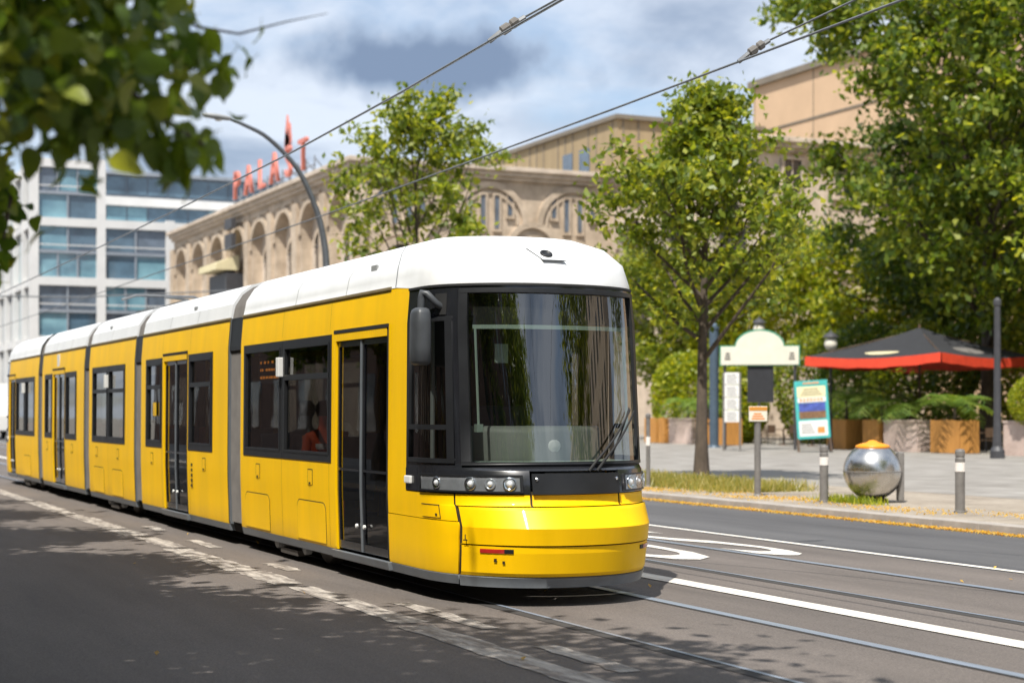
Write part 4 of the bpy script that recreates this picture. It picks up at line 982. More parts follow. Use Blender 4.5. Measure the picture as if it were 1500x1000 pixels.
tree('street_tree', 'street tree on the far kerb ahead of the tram', (-12.5, 19.6, .12), 9.5, 3.2, 2.9, 4500, .32, 31, 'leaf_mid', .16)
tree('street_tree', 'second street tree on the far kerb ahead of the tram', (4.5, 19.0, .12), 12, 3.0, 4.2, 6500, .36, 32, 'leaf_mid', .16)
tree('plaza_tree', 'tall dense tree towering over the black parasols', (-52.0, 45.5, .12), 22, 4.6, 6.6, 36000, .38, 41, 'leaf_deep', .32, limbs=46, clump=.62, gap=.05)
tree('plaza_tree', 'broad tree behind the topiary ball at the terrace end', (-45.0, 50.5, .12), 19, 3.5, 6.0, 24000, .36, 42, 'leaf_deep', .3, limbs=34, clump=.7, gap=.05)
tree('plaza_tree', 'yellow green tree behind the arched cream sign', (-66.5, 50.5, .12), 10.8, 2.2, 4.2, 16000, .34, 43, 'leaf_bright', .22, limbs=30, clump=.55, gap=.05)
tree('plaza_tree', 'bright tree seen just past the tram windscreen behind the first planters', (-77.5, 46.0, .12), 10.5, 1.6, 3.4, 12000, .32, 48, 'leaf_mid', .18, limbs=24, clump=.6)
tree('plaza_tree', 'low bright tree in front of the recessed theatre front', (-74, 47.5, .12), 9.5, 1.8, 3.6, 12000, .32, 44, 'leaf_bright', .18, limbs=24, clump=.6)
tree('plaza_tree', 'dark green tree between the yellow green tree and the tall dense one', (-59.5, 51.0, .12), 15, 2.4, 4.8, 22000, .34, 46, 'leaf_dark', .25, limbs=30, clump=.75)
tree('plaza_tree', 'bright low tree whose foliage hangs over the right parasol', (-41.5, 44.5, .12), 9.0, 2.6, 3.6, 12000, .30, 47, 'leaf_bright', .2, limbs=24, clump=.6)
# trees on the camera's side: their shade falls on the road
NR = 'trees along the near kerb'
for i, (x, y, H, b, R) in enumerate(((-14.8, -1.5, 7.8, 4.0, 2.1), (-11.2, -1.6, 7.8, 4.2, 2.0), (-19.6, -1.6, 7.8, 3.9, 2.1), (-24.5, -1.7, 7.8, 3.6, 2.1), (-29.5, -1.8, 7.8, 3.4, 2.1), (-34.8, -1.9, 7.8, 3.4, 2.1), (-40, -2.0, 7.8, 3.4, 2.1), (8.0, -.6, 11, 3.2, 3.6), (16, -.6, 12, 3.2, 3.8), (25, -.6, 12, 3.2, 3.8))):
    tree('kerb_tree', 'leafy near kerb tree '+('opposite the front door of the tram', 'opposite the nose of the tram', 'opposite the first tram joint', 'opposite the second tram section', 'opposite the middle tram section', 'opposite the last tram joint', 'opposite the tail of the tram', 'just ahead of the linden', 'second ahead of the linden', 'third ahead of the linden')[i], (x, y, .12), H, b, R, 30000 if i < 7 else 6000, .34 if i < 7 else .36, 60+i, 'leaf_big', .17, NR, clump=.5, limbs=26)
nt = tree('linden_tree', 'near linden tree with a low bough of large leaves hanging over the road', (-7.6, -.75, .12), 8.0, 4.2, 2.7, 16000, .24, 71, 'leaf_big', .19, clump=.45, limbs=26, lean=(1.3, .6))
# its hanging bough: wood plus single large leaves
def leaf_mesh(seed):
    rnd = random.Random(seed); m = MB(); n = 7; L = .098; rows = []
    for i in range(n+1):
        q = i/n; w = .036*math.sin(math.pi*q**.75)**.8 if 0 < q < 1 else .0015; bend = -.035*q*q*rnd.uniform(.8, 1.6)
        rows.append([(L*q, -w, bend+.25*w), (L*q, 0, bend), (L*q, w, bend+.25*w)])
    m.grid(rows); m.tube([(-.035, 0, .004), (0, 0, 0)], .0015, 3, False)
    me = bpy.data.meshes.new('leaf'); me.from_pydata(m.v, [], m.f); me.update(); me.polygons.foreach_set('use_smooth', [True]*len(me.polygons)); return me
def bough():
    O = Vector((-7.6, -.75, .12)); rnd = random.Random(12)
    def W(px, py, Z):            # a place in the street seen past the tram's far end
        R_ = (px-750)/2400*Z; return Vector((math.sin(TH)*R_-math.cos(TH)*Z, math.cos(TH)*R_+math.sin(TH)*Z, EYE-(py-601)/2400*Z))
    wood = MB(); start = O+Vector((.1, .25, 4.1))
    paths = [[start, W(-260, -220, 6.3), W(-60, -60, 6.1), W(60, 30, 6.0), W(160, 110, 5.9), W(225, 165, 5.85), W(300, 215, 5.8)],
             [W(-60, -60, 6.1), W(90, -70, 6.2), W(200, -10, 6.2), W(270, 40, 6.2), W(325, 85, 6.2)],
             [W(60, 30, 6.0), W(70, 90, 5.7), W(120, 140, 5.6)],
             [W(-60, -60, 6.1), W(-30, 20, 5.5), W(20, 70, 5.4), W(60, 105, 5.4)],
             [W(200, -10, 6.2), W(290, 40, 6.5), W(350, 50, 6.6), W(420, 32, 6.7), W(480, 20, 6.8)],
             [start, W(-300, 60, 7.4), W(-90, 215, 7.6), W(-20, 250, 7.7), W(15, 290, 7.7), W(5, 350, 7.7)]]
    for i, p in enumerate(paths):
        n = len(p); r0 = .045 if i in (0, 5) else .018 if i < 4 else .009
        wood.tube(p, [r0*(1-.85*k/(n-1)) for k in range(n)], 6, False)
    bo = wood.build('bough', 'bark', nt, (-7.6, -.75, .12), smooth=True)
    meshes = [leaf_mesh(k) for k in range(4)]
    for me in meshes: me.materials.append(MATS['leaf_big'])
    spots = []
    def along(p, s):
        k = s*(len(p)-1); i = min(int(k), len(p)-2); return p[i].lerp(p[i+1], k-i)
    for i, (cnt, lo, sp) in enumerate(((150, .30, .15), (70, .2, .12), (70, .1, .22), (70, .1, .20), (0, .3, .05))):
        for k in range(cnt):
            s = lo+(1-lo)*rnd.random(); q = along(paths[i], s); f = (1.15-.75*s)
            spots.append(q+Vector((rnd.gauss(0, sp*f), rnd.gauss(0, sp*f), rnd.gauss(-.04, sp*.8*f))))
    # leaf mass closer to the trunk above
    for k in range(0):
        pass
    for k, q in enumerate(spots[:290]):
        o = bpy.data.objects.new('leaf', meshes[k % 4]); COL.objects.link(o); o.parent = bo; o.location = q-O
        o.rotation_euler = (rnd.gauss(0, .6), rnd.uniform(.1, 1.3), rnd.uniform(0, 6.28)); s = rnd.uniform(.75, 1.25); o.scale = (s, s, s)
    P = np.array([tuple(q-O) for q in spots[290:]]+[tuple(along(paths[j], rnd.uniform(.0, .6))-O+Vector((max(-.5, min(.5, rnd.gauss(0, .28))), max(-.4, min(.4, rnd.gauss(0, .28))), rnd.gauss(0, .20)))) for j in (0, 0, 0, 3, 3, 2, 2, 1) for _ in range(150)]+[tuple(along(paths[5], rnd.uniform(.55, 1))-O+Vector((rnd.gauss(-.03, .07), rnd.gauss(-.06, .07), rnd.gauss(0, .10)))) for _ in range(130)])
    rg = np.random.default_rng(5); n = len(P)
    T = np.array([tuple(v.co) for v in meshes[0].vertices]); F = [tuple(p.vertices) for p in meshes[0].polygons if len(p.vertices) == 4]
    ax = rg.normal(size=(n, 3))*np.array([1, 1, .5]); ax[:, 2] -= .55; ax /= np.linalg.norm(ax, axis=1)[:, None]
    nn = rg.normal(size=(n, 3)); nn[:, 2] += .8; nn -= ax*(nn*ax).sum(1)[:, None]; nn /= np.linalg.norm(nn, axis=1)[:, None]; sd = np.cross(nn, ax)
    sc = rg.uniform(.75, 1.25, n)[:, None, None]
    co = P[:, None, :]+sc*(T[None, :, 0:1]*ax[:, None, :]+T[None, :, 1:2]*sd[:, None, :]+T[None, :, 2:3]*nn[:, None, :])
    qd = (np.array(F)[None]+(np.arange(n)*len(T))[:, None, None]).reshape(-1, 4); co = co.reshape(-1, 3)
    lm = fast_mesh('leaf_mass', co, qd, 'leaf_big', bo); lm.data.polygons.foreach_set('use_smooth', [True]*len(lm.data.polygons)); lm['kind'] = 'stuff'
bough()
# ------------------------------------------------------------------ grass, litter
rng = np.random.default_rng(3)
def blades(name, label, cat, P, h, mat):
    n = len(P); a = rng.uniform(0, 6.28, n); w = .012; l = rng.normal(0, .45, (n, 2))*h; hh = h*rng.uniform(.5, 1.3, n)
    dx = np.stack([np.cos(a)*w, np.sin(a)*w, np.zeros(n)], 1); tip = P+np.stack([l[:, 0], l[:, 1], hh], 1)
    co = np.stack([P-dx, P+dx, tip+dx*.25, tip-dx*.25], 1).reshape(-1, 3)
    return stuff(fast_mesh(name, co, np.arange(4*n).reshape(-1, 4), mat), label, cat)
n = 9000; P = np.stack([rng.uniform(-37, -26.6, n), 18.0+np.clip(rng.normal(0, .55, n), -1.5, 1.7), np.full(n, .118)], 1)
blades('dry_grass', 'dry yellow green grass round the street tree', 'grass', P, .20, 'grass_dry')
n = 500; P = np.stack([rng.normal(-23.1, .45, n), rng.normal(17.15, .12, n), np.full(n, .118)], 1)
blades('weeds', 'weeds growing at the foot of the steel ball', 'weeds', P, .12, 'leaf_mid_plain' if 'leaf_mid_plain' in MATS else 'leaf_bright')
n = 12000; P = np.stack([rng.uniform(-60, -4, n), 15.56-np.abs(rng.normal(0, .075, n)), rng.uniform(.006, .03, n)], 1)
co, q = leaf_quads(P, .055, rng, 3.0); stuff(fast_mesh('fallen_blossom', co, q, 'leaf_dry'), 'yellow fallen blossom lying in the far gutter', 'litter')
k = rng.integers(0, 14, 2600); cx = rng.uniform(-30, -15, 14); cy = rng.uniform(16.1, 17.6, 14)
P = np.stack([cx[k]+rng.normal(0, .8, 2600), np.clip(cy[k]+rng.normal(0, .2, 2600), 15.95, 20), np.full(2600, .126)], 1)
co, q = leaf_quads(P, .05, rng, 3.0); stuff(fast_mesh('blossom_scatter', co, q, 'leaf_dry'), 'yellow blossom scattered over the pavement by the bollards', 'litter')
# scraps on the asphalt
P = np.stack([rng.uniform(-26, -5, 22), rng.uniform(1.2, 14.5, 22), np.full(22, .02)], 1)
co, q = leaf_quads(P, .06, rng, 3.0); stuff(fast_mesh('road_scraps', co, q, 'leaf_dry'), 'single dry leaves and scraps lying on the asphalt', 'litter')
# ------------------------------------------------------------------ street furniture on the far pavement
def bollard(x, y, label, h=.98, r=.075):
    t = thing('bollard', (x, y, .118), label, 'bollard', 'bollards along the far kerb')
    MB().lathe((0,0,0), (0,0,1), [(r*1.25, 0), (r*1.25, .03), (r, .035), (r, h-.14), (r*.9, h-.13), (r*.9, h-.11), (r, h-.10), (r, h-.03), (r*.85, h), (.001, h+.01)], 16).build('post', 'post_grey', t, smooth=False)
    MB().lathe((0,0,0), (0,0,1), [(r+.004, h-.34), (r+.004, h-.20)], 16).build('band', 'reflector', t)
bollard(-23.38, 16.85, 'grey bollard with pale band just beside the steel ball')
bollard(-20.05, 17.0, 'grey bollard standing alone beyond the steel ball')
bollard(-16.7, 17.0, 'grey bollard further along the far kerb'); bollard(-13.4, 17.0, 'last grey bollard along the far kerb')
t = thing('thin_post', (-29.5, 16.86, .118), 'thin dark post with a pale sticker beside the dry grass', 'post')
MB().lathe((0,0,0), (0,0,1), [(.06, 0), (.045, .04), (.045, 1.42), (.055, 1.44), (.055, 1.5), (.02, 1.53)], 12).build('post', 'post_grey', t)
MB().lathe((0,0,0), (0,0,1), [(.049, .86), (.049, 1.04)], 12).build('sticker', 'reflector', t)
t = thing('sign_post', (-25.57, 16.94, .118), 'slim grey post carrying a small cream and yellow notice', 'sign', rz=math.radians(65))
MB().lathe((0,0,0), (0,0,1), [(.08, 0), (.06, .04), (.06, 1.42), (.03, 1.45)], 14).build('post', 'post_grey', t)
MB().box(-.17, .17, -.075, -.035, 1.38, 1.66).build('notice', 'cream', t, bevel=.01); MB().box(-.165, .165, -.079, -.0755, 1.58, 1.65).build('notice_header', 'leaf_dry', t)
m = MB()
for k in range(3): m.box(-.12+.02*k, .12-.03*k, -.079, -.0755, 1.42+.045*k, 1.445+.045*k)
m.build('notice_lines', 'poster_orange', t)
def steel_ball():
    t = thing('ball_litter_bin', (-23.01, 17.6, .118), 'round brushed steel litter bin with orange lid', 'litter bin')
    r = .50; c = .535
    MB().lathe((0,0,c), (0,0,1), [(r*math.cos(math.radians(a)), r*.99*math.sin(math.radians(a))) for a in range(-72, 60, 6)], 40).build('body', 'ball_steel', t, smooth=True)
    MB().lathe((0,0,c), (0,0,1), [(.285, .40), (.30, .425), (.275, .45), (.20, .475), (.10, .50), (.06, .53), (.001, .54)], 32).build('lid', 'bin_orange', t, smooth=True)
    MB().lathe((0,0,0), (0,0,1), [(.26, 0), (.26, .05), (.2, .08), (.17, .12)], 24).build('foot', 'under_dark', t)
    MB().lathe((0,0,c), (0,0,1), [(.503, -.01), (.507, -.006), (.507, .006), (.503, .01)], 40).build('seam_ring', 'post_grey', t)
    a = math.radians(60); m = MB(); m.obox((.47*math.cos(a), .47*math.sin(a), .45), ((math.cos(a), math.sin(a), 0), (-math.sin(a), math.cos(a), 0), (0,0,1)), (.05, .14, .42)); m.build('dark_side_band', 'post_grey', t, bevel=.02)  # added block standing in for the blurred dark band on the ball's right
steel_ball()
# curved street lamp
t = thing('street_lamp', (-48.3, 16.2, .118), 'tall grey street lamp with a long arm curving over the road', 'street lamp')
def smooth_path(p, k=5):
    p = [Vector(q) for q in p]; out = []
    for i in range(len(p)-1):
        a, b, c, e = p[max(i-1, 0)], p[i], p[i+1], p[min(i+2, len(p)-1)]
        for j in range(k):
            s = j/k; out.append(.5*((2*b)+(c-a)*s+(2*a-5*b+4*c-e)*s*s+(3*b-a-3*c+e)*s**3))
    return out+[p[-1]]
pts = smooth_path([(0,0,0),(0,0,3),(0,0,5.8),(0,-.10,6.9),(0,-.38,7.9),(0,-.95,9.0),(0,-1.85,9.85),(0,-2.6,10.2),(0,-3.05,10.35)])
MB().tube(pts, [.13-.085*k/(len(pts)-1) for k in range(len(pts))], 12).build('pole', 'steel_pole', t, smooth=True)
m = MB(); rows = []
for q, w, h in ((0,.05,.05),(.12,.10,.07),(.45,.15,.09),(.8,.12,.07),(.92,.03,.02)):
    rows.append([(w*math.cos(a), -3.0-q, 10.36+.07*q+h*math.sin(a)) for a in [2*math.pi*j/14 for j in range(14)]])
m.grid(rows, True); m.poly(rows[0]); m.poly(rows[-1]); m.build('lamp_head', 'interior_light', t, smooth=True)
MB().lathe((0,-3.4,10.30), (0,0,-1), [(.11,0),(.09,.03),(.001,.04)], 12).build('lamp_glass', 'white_plastic', t, smooth=True)
MB().lathe((0,0,0),(0,0,1),[(.22,0),(.22,.03),(.15,.06),(.15,.9),(.13,.95)],14).build('base', 'steel_pole', t)
# ------------------------------------------------------------------ overhead wires
def wire(name, label, pts, r=.018, parent=None, mat='wire'):
    o = MB().tube(pts, r, 5, False).build(name, mat, parent, smooth=True)
    return tag(o, label, 'wire', 'overhead tram wires')
def sag(x0, x1, y, z0, z1, n=16): return [(x0+(x1-x0)*i/n, y, z0+(z1-z0)*i/n) for i in range(n+1)]
wire('contact_wire', 'contact wire above the near track over the tram', [(-200, YC, 5.05), (-60, YC, 5.05), (-34, YC, 5.06), (-26, YC, 5.09), (-21, YC, 5.13), (-17, YC, 5.22), (-14.6, YC, 5.30), (-12.9, YC, 5.35), (-8, YC, 5.4), (60, YC, 5.4)], .014)
wire('contact_wire', 'contact wire above the far track', [(-200, 9.95, 5.3), (-60, 9.95, 5.35), (-30, 9.95, 5.42), (-18.3, 9.95, 5.52), (-15.4, 9.95, 5.56), (-12.6, 9.95, 5.6), (60, 9.95, 5.6)], .014)
def hanger(x, y, z, label):
    t = thing('wire_hanger', (x, y, z), label, 'wire hanger', 'hangers on the tram wires')
    MB().tube([(0, 0, 0), (.05, .1, .09), (.1, .34, .25)], .028, 6).build('clamp_arm', 'wire', t)
    MB().lathe((.05, .1, .09), (.1, .34, .25), [(.02,0),(.05,.02),(.05,.1),(.03,.12),(.05,.14),(.05,.2),(.02,.22)], 8).build('insulator', 'bellows', t)
hanger(-14.6, YC, 5.30, 'clamp and insulator on the near contact wire'); hanger(-15.4, 9.95, 5.56, 'clamp and insulator on the far contact wire')
wire('span_wire', 'thin span wire rising from the near contact wire hanger', [(-14.5, YC+.34, 5.55), (-11.6, YC+1.0, 6.0), (-7.0, 8.3, 6.5)], .012)
wire('span_wire', 'thin span wire rising from the far contact wire hanger', [(-15.3, 10.29, 5.81), (-13.9, 10.5, 6.0), (-12.0, 11.0, 6.2), (-8, 16, 6.6)], .012)
wire('span_wire', 'slack cable crossing the street between lamp and office block', [(-90, -.5, 8.2), (-90, 8, 7.7), (-90, 16, 7.8), (-90, 35, 9.2)], .04)
# ------------------------------------------------------------------ terrace
def planter(kind, x, y, L, d, h, label):
    t = thing('planter', (x, y, .122), label, 'planter', 'planters along the terrace edge')
    if kind == 's':
        MB().box(0, L, 0, d, 0, h-.08).build('box', 'pink_brick', t); MB().box(-.03, L+.03, -.03, d+.03, h-.08, h).build('coping', 'pink_brick', t, bevel=.01)
    else:
        m = MB(); n = max(4, int(L/.13)); rnd = random.Random(int(x*10))
        for i in range(n): m.box(L*i/n+.006, L*(i+1)/n-.006, -.03+rnd.uniform(0, .01), 0, .02, h+rnd.uniform(-.02, .02))
        n = max(4, int(d/.13))
        for i in range(n): m.box(L, L+.03-rnd.uniform(0, .01), d*i/n+.006, d*(i+1)/n-.006, .02, h+rnd.uniform(-.02, .02))
        b = m.build('boards', 'plank', t); MB().box(.0, L-.001, .001, d, 0, h-.05).build('liner', 'wood_dark', t)
    MB().box(.05, L-.05, .05, d-.05, h-.09, h-.04 if kind == 's' else h-.045).build('soil', 'soil', t) if False else None
    return t
def bush(name, label, loc, r, n, size, seed, mat, flat=1, cat='shrub'):
    rg = np.random.default_rng(seed); t = thing(name, loc, label, cat)
    v = rg.normal(size=(n, 3)); v /= np.linalg.norm(v, axis=1)[:, None]
    c = rg.normal(size=(14, 3)); c /= np.linalg.norm(c, axis=1)[:, None]
    lob = 1+.25*np.max(v@c.T, axis=1)-.12
    P = v*(r*lob*rg.uniform(.55, 1.0, n)**.35)[:, None]*np.array([1, 1, flat]); P[:, 2] += r*flat
    co, q = leaf_quads(P, size, rg); o = fast_mesh('foliage', co, q, mat, t); o['kind'] = 'stuff'
    m = MB()
    for k in range(5):
        a = k*1.256; m.tube([(0,0,0), (math.cos(a)*r*.2, math.sin(a)*r*.2, r*flat*.7), (math.cos(a)*r*.5, math.sin(a)*r*.5, r*flat*1.3)], [.03,.02,.008], 5, False)
    m.build('stem', 'bark', t); return t
def palm(label, loc, stem, fl, n, seed):
    t = thing('palm', loc, label, 'plant'); rnd = random.Random(seed)
    MB().tube([(0,0,0), (.02,.01,stem*.5), (0,0,stem)], [.07,.06,.05], 8).build('stem', 'bark', t)
    for i in range(n):
        a = i*2.4+rnd.uniform(-.3, .3); el = rnd.uniform(.35, 1.2); m = MB(); pts = []
        for k in range(8):
            q = k/7; rr = fl*q*math.cos(el*(1-.4*q)); zz = stem+fl*(math.sin(el)*q-.75*q*q*rnd.uniform(.9, 1.0)); pts.append(Vector((math.cos(a)*rr, math.sin(a)*rr, zz)))
        m.tube(pts, [.014]*7+[.004], 4, False); sd = Vector((-math.sin(a), math.cos(a), 0))
        for k in range(1, 8):
            for j in (0, .5):
                b = pts[k-1].lerp(pts[k], j) if j else pts[k]; l = fl*.30*math.sin(math.pi*(k-j*.5)/8.2)+.06
                tdir = (pts[k]-pts[k-1]).normalized()
                for s in (-1, 1):
                    e = b+sd*s*l+tdir*l*.55+Vector((0,0,-.25*l)); w = tdir*.03
                    m.poly([b-w, b+w, e+w*.3, e-w*.3])
        m.build('frond', 'leaf_palm', t)
    return t
sn, cs = math.sin(TH), math.cos(TH)
YP = 40.0
PL = [(-70.3, 'w', 1.1, 'plank planter beside the thin post'), (-68.9, 'w', .5, 'narrow plank planter next to the pink brick one by the street tree'), (-68.0, 's', 2.1, 'pink brick planter seen just past the tram front'), (-65.5, 'w', .8, 'plank planter behind the street tree trunk'), (-63.6, 'w', .6, 'plank planter beside the menu stand'),
      (-55.3, 'w', 1.3, 'brown plank planter beside the poster board'), (-52.9, 'w', 1.0, 'plank planter behind the steel ball'), (-51.6, 's', 2.0, 'wide pink brick planter beyond the steel ball'), (-48.8, 'w', 1.6, 'large orange plank planter under the parasol'), (-44.9, 's', 2.4, 'pink brick planter under the topiary ball')]
for x, k, L, lab in PL: planter(k, x, YP, L, .9, 1.22, lab)
palm('palm with arching fronds in the pink brick planter past the tram', (-67.0, YP+.45, 1.1), .8, 1.5, 13, 1)
palm('palm in the plank planter behind the street tree', (-65.2, YP+.45, 1.1), .7, 1.4, 12, 2)
palm('broad palm behind the poster board', (-54.6, YP+.45, 1.1), 1.0, 1.9, 15, 3)
palm('palm above the steel ball', (-52.3, YP+.45, 1.1), .9, 1.7, 14, 4)
palm('palm in the wide brick planter', (-50.6, YP+.45, 1.1), .6, 1.6, 13, 5)
palm('palm in the large orange planter', (-48.0, YP+.45, 1.1), .7, 1.7, 14, 6)
bush('topiary', 'clipped yellow green topiary ball in a brick planter', (-43.8, YP+.45, 1.15), .85, 6000, .09, 8, 'leaf_bright', 1, 'topiary')
SH = [(-72, 43.5, 1.6, 'leaf_bright'), (-69.5, 44.5, 1.5, 'leaf_mid'), (-67, 43.2, 1.3, 'leaf_bright'), (-64, 46, 1.9, 'leaf_mid'), (-61, 46.5, 2.0, 'leaf_dark'), (-57.5, 46.5, 1.9, 'leaf_mid'), (-54.5, 47.5, 2.0, 'leaf_dark'), (-51, 48, 2.1, 'leaf_mid'), (-47.5, 48.5, 2.1, 'leaf_mid'), (-44, 48.5, 2.1, 'leaf_mid'), (-40.5, 48, 2.1, 'leaf_mid')]
LB = ['bright shrub at the far end of the terrace past the tram', 'mid green shrub behind the first planters', 'bright shrub behind the palm beside the tram', 'leafy shrub behind the menu stand', 'dark shrub behind the arched sign', 'leafy shrub behind the poster board', 'dark shrub behind the broad palm', 'leafy shrub under the parasol edge', 'leafy shrub behind the orange planter', 'leafy shrub behind the lamp column', 'leafy shrub behind the topiary ball']
for i, ((x, y, r, mt), lb) in enumerate(zip(SH, LB)): bush('shrub', lb, (x, y, .12), r*1.12, 5600, .24, 100+i, mt, 1.25)
def parasol(x, y, label, hw, rz, pt):
    t = thing('parasol', (x, y, .122), label, 'parasol', 'black parasols on the terrace', rz)
    ze, za = 3.72, 4.85; c = [(-hw,-hw), (hw,-hw), (hw,hw), (-hw,hw)]
    m = MB()
    for i in range(4):
        a, b = Vector((*c[i], ze)), Vector((*c[(i+1) % 4], ze)); ap = Vector((0, 0, za)); rows = []
        for k in range(6):
            q = k/5; l = a.lerp(ap, q); r_ = b.lerp(ap, q); n_ = 6
            rows.append([l.lerp(r_, j/n_)-Vector((0,0,.16*math.sin(math.pi*j/n_)*(1-q)))-Vector((0,0,.12*math.sin(math.pi*q))) for j in range(n_+1)])
        m.grid(rows)
    m.build('canopy', 'canvas_black', t, smooth=True)
    v = MB()
    for i in range(4):
        a, b = Vector((*c[i], ze)), Vector((*c[(i+1) % 4], ze)); n_ = 12
        up = [a.lerp(b, j/n_)-Vector((0,0,.16*math.sin(math.pi*j/n_))) for j in range(n_+1)]
        out = Vector(((a.x+b.x)/2, (a.y+b.y)/2, 0)).normalized()*.02
        v.grid([[p+out for p in up], [p+out*2-Vector((0,0,.36+.02*math.sin(j*2.1))) for j, p in enumerate(up)]])
    v.build('valance', 'canvas_red', t, smooth=True)
    MB().tube([(0,0,0), (0,0,za+.12)], .045, 10).build('pole', 'wood_dark', t); MB().box(-.45, .45, -.45, .45, 0, .12).build('base', 'post_grey', t, bevel=.02)
    r_ = MB()
    for cx, cy in c: r_.tube([(0,0,za-.1), (cx*.98, cy*.98, ze-.03)], .02, 5)
    r_.build('rib', 'wood_dark', t)
    for (u, mt, w, h, edge) in pt:
        a, b = Vector((*c[edge], ze)), Vector((*c[(edge+1) % 4], ze)); ap = Vector((0,0,za)); ctr = a.lerp(b, .5).lerp(ap, u); xd = (b-a).normalized(); yd = (ap-a.lerp(b, .5)).normalized(); nn = xd.cross(yd)
        if nn.z < 0: nn = -nn
        slope = (ap-a.lerp(b, .5)).length
        def onc(px_, py_):
            q = u+py_/slope; l = a.lerp(ap, q); r2 = b.lerp(ap, q); j = .5+px_/max(.1, (b-a).length*(1-q))
            return l.lerp(r2, j)-Vector((0,0,.16*math.sin(math.pi*j)*(1-q)))-Vector((0,0,.12*math.sin(math.pi*q)))+nn*.025
        em = MB(); em.grid([[onc(w*rr*math.cos(2*math.pi*k/24), h*rr*math.sin(2*math.pi*k/24)) for k in range(25)] for rr in (.02, .35, .7, 1.0)])
        em.build('printed_emblem', mt, t)
parasol(-51.8, 41.9, 'black parasol with red valance and printed pale oval over the terrace', 3.15, math.radians(16), [(.3, 'bellows', .85, .42, 1), (.22, 'awning', .8, .2, 0)])
parasol(-43.6, 45.6, 'second black parasol with red valance beside the lamp column', 2.8, math.radians(22), [])
parasol(-57.4, 48.5, 'far black parasol with red valance behind the arched sign', 2.4, math.radians(12), [])
# arched cream sign
def yawed(name, px, Z, z, label, cat, off=0):
    R_ = (px-750)/2400*Z
    return thing(name, (sn*R_-cs*Z, cs*R_+sn*Z, z), label, cat, rz=math.radians(65+off))
t = yawed('entrance_sign', 1113, 66, .122, 'cream sign board with arched top and green edges on two posts', 'sign', -12)
def arch_pts(w, z0, z1, r, y):
    n = 14; zc = z1-.12
    return [(-w, y, z0), (w, y, z0), (w, y, z1), (r, y, z1)]+[(r*math.cos(math.pi*k/n), y, zc+r*.66*math.sin(math.pi*k/n)+.12) for k in range(1, n)]+[(-r, y, z1), (-w, y, z1)]
MB().extrude(arch_pts(1.55, 3.42, 4.15, .95, -.11), (0,-.02,0)).build('face', 'cream', t); MB().extrude(arch_pts(1.6, 3.38, 4.19, .99, .15), (0,-.258,0)).build('case', 'sign_green', t)
for x in (-1.28, 1.28):
    m = MB()
    for k in range(3): m.box(x-.12+.02*k, x+.12-.015*k, -.14, -.1315, 3.62+.11*k, 3.68+.11*k)
    m.build('small_lettering', 'ink', t)
for x in (-1.4, 1.4): MB().tube([(x, .02, 0), (x, .02, 3.4)], .06, 8).build('post', 'frame_dark', t)
MB().box(-.5, .55, -.02, .06, 1.9, 3.37).build('dark_backing', 'canvas_black', t)  # added black sheet standing in for the dark background below the board
# menu stand
t = yawed('menu_stand', 1072, 64, .122, 'tall white menu stand with four stacked panels on two legs', 'menu stand', -8)
for x in (-.32, .32): MB().box(x-.04, x+.04, -.04, .04, 0, 3.05).build('leg', 'bellows', t)
for k in range(4):
    p = MB().box(-.28, .28, -.05, -.015, 1.13+.49*k, 1.59+.49*k).build('panel', 'poster_white', t); m = MB()
    for j in range(4): m.box(-.2, .2-.05*(j % 2), -.055, -.0505, 1.2+.09*j+.49*k, 1.225+.09*j+.49*k)
    m.build('lettering', 'ink', p)
# poster board
t = yawed('poster_board', 1194, 62, .122, 'teal framed poster board leaning on its stand on the paving', 'poster board', -6)
t.rotation_euler = (math.radians(-3), math.radians(-3.5), t.rotation_euler[2])
MB().box(-.62, .62, -.03, .05, .52, 2.72).build('board', 'teal', t, bevel=.01)
for nm, mt, a, b, c, d in (('header', 'teal', -.55, .55, 2.56, 2.68), ('text_panel', 'poster_yellow', -.53, .53, 2.10, 2.50), ('strip', 'poster_white', -.53, .53, 1.90, 2.08), ('photo_panel', 'poster_blue', -.5, .5, 1.56, 1.88), ('photo_panel', 'poster_brown', -.5, .5, 1.28, 1.555), ('price_panel', 'poster_white', -.53, .53, .62, 1.2)):
    MB().box(a, b, -.04, -.031, c, d).build(nm, mt, t)
m = MB()
for k in range(3): m.box(-.4+.05*k, .4-.07*k, -.046, -.041, 2.18+.1*k, 2.21+.1*k)
for k in range(4): m.box(-.45, .05-.04*k, -.046, -.041, .74+.1*k, .77+.1*k)
m.build('lettering', 'ink', t)
m = MB()
for k in range(7): m.box(-.45+.13*k, -.37+.13*k, -.046, -.041, 1.94, 2.04)
m.box(.15, .42, -.046, -.041, .72, .95); m.box(-.3, .3, -.046, -.041, 2.60, 2.65); m.build('orange_print', 'poster_orange', t)
for x in (-.6, .6): MB().tube([(x, 0, 2.5), (x, .45, 0)], .03, 6).build('leg', 'wood_dark', t); MB().tube([(x, -.0, .55), (x, -.18, 0)], .03, 6).build('leg', 'wood_dark', t)
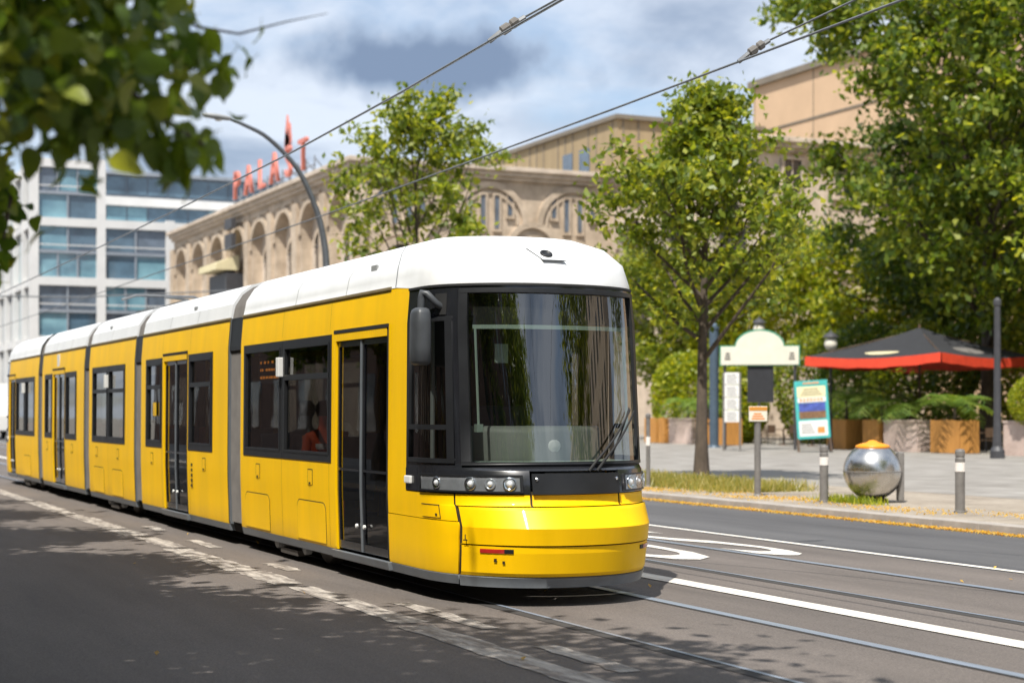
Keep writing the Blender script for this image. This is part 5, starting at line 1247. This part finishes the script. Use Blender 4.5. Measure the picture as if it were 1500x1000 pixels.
# columns and lanterns
t = yawed('steel_column', 1046, 70, .122, 'blue grey steel column behind the street tree trunk', 'column'); MB().lathe((0,0,0), (0,0,1), [(.26,0),(.22,.08),(.2,.1),(.2,5.0),(.24,5.05),(.24,5.2),(.1,5.3)], 16).build('shaft', 'blue_grey', t)
def lantern(px, Z, h, label, r):
    t = yawed('post_lantern', px, Z, .122, label, 'lantern')
    MB().lathe((0,0,0), (0,0,1), [(r*1.8,0),(r*1.8,.25),(r*1.2,.4),(r,1.2),(r*.8,h-.5),(r*.6,h)], 14).build('post', 'frame_dark', t)
    MB().lathe((0,0,h), (0,0,1), [(.08,0),(.2,.05),(.27,.22),(.24,.42),(.12,.52)], 16).build('globe', 'cream' if r < .1 else 'window_dark', t, smooth=True)
    MB().lathe((0,0,h), (0,0,1), [(.16,.5),(.34,.52),(.2,.66),(.05,.74),(.001,.86)], 16).build('cap', 'frame_dark', t)
t = yawed('steel_column', 1461, 54, .122, 'dark grey column beside the topiary ball', 'column'); MB().lathe((0,0,0), (0,0,1), [(.24,0),(.24,.25),(.15,.4),(.12,1.2),(.10,5.0),(.13,5.05),(.13,5.2),(.04,5.3)], 16).build('shaft', 'frame_dark', t)
lantern(1217, 66, 4.0, 'slim lantern with white globe behind the parasol edge', .06)
lantern(1112, 74, 5.0, 'slim lantern rising behind the arched sign', .06)
# cafe tables and chairs behind the planters
def chair(x, y, rz, label):
    t = thing('cafe_chair', (x, y, .122), label, 'chair', 'dark cafe chairs on the terrace', rz)
    MB().box(-.22, .22, -.22, .22, .43, .47).build('seat', 'wood_dark', t, bevel=.01); MB().box(-.22, .22, .2, .24, .55, .92).build('backrest', 'wood_dark', t, bevel=.01)
    for sx in (-.2, .2):
        for sy in (-.2, .21): MB().tube([(sx, sy, 0), (sx, sy, .43 if sy < 0 else .9)], .015, 6).build('leg', 'frame_dark', t)
def table(x, y, label):
    t = thing('cafe_table', (x, y, .122), label, 'table', 'cafe tables on the terrace')
    MB().lathe((0,0,0), (0,0,1), [(.25,0),(.25,.03),(.04,.05),(.04,.7),(.42,.71),(.42,.74)], 18).build('pedestal', 'wood_dark', t)
for k, x in enumerate((-62.2, -60.0, -57.6, -53.6, -49.4, -46.6)):
    w = ('behind the menu stand', 'behind the arched sign', 'by the poster board', 'behind the planters above the steel ball', 'behind the wide brick planter', 'behind the large orange planter')[k]
    table(x, 42.6, 'round dark cafe table '+w); chair(x-.75, 42.6, math.radians(90), 'dark chair on the sign side of the table '+w); chair(x+.75, 42.5, math.radians(-90), 'dark chair on the topiary side of the table '+w)
# box truck far down the street past the tram's tail
t = thing('box_truck', (-100, 13.4, 0), 'white box truck with orange stripe parked far down the street', 'truck')
MB().box(-7, -1.8, -1.15, 1.15, .9, 3.3).build('box_body', 'truck_white', t, bevel=.04); MB().box(-7.02, -1.78, -1.17, 1.17, 1.5, 1.9).build('stripe', 'truck_orange', t)
MB().extrude([(-1.7,-1.1,.5),(.3,-1.1,.5),(.3,-1.1,1.4),(-.1,-1.1,2.5),(-1.7,-1.1,2.5)], (0,2.2,0)).build('cab', 'truck_white', t, bevel=.05); MB().extrude([(-.02,-.95,1.5),(.27,-.95,1.45),(-.07,-.95,2.35)], (0,1.9,0)).build('windscreen', 'window_dark', t)
MB().box(-6.8, .2, -.9, .9, .4, .9).build('chassis', 'under_dark', t)
for x in (-5.6, -.6):
    for y in (-1.12, .87): MB().lathe((x, y, .45), (0,1,0), [(.2,0),(.44,.0),(.45,.03),(.45,.22),(.44,.25),(.2,.25)], 18).build('wheel', 'rubber', t)
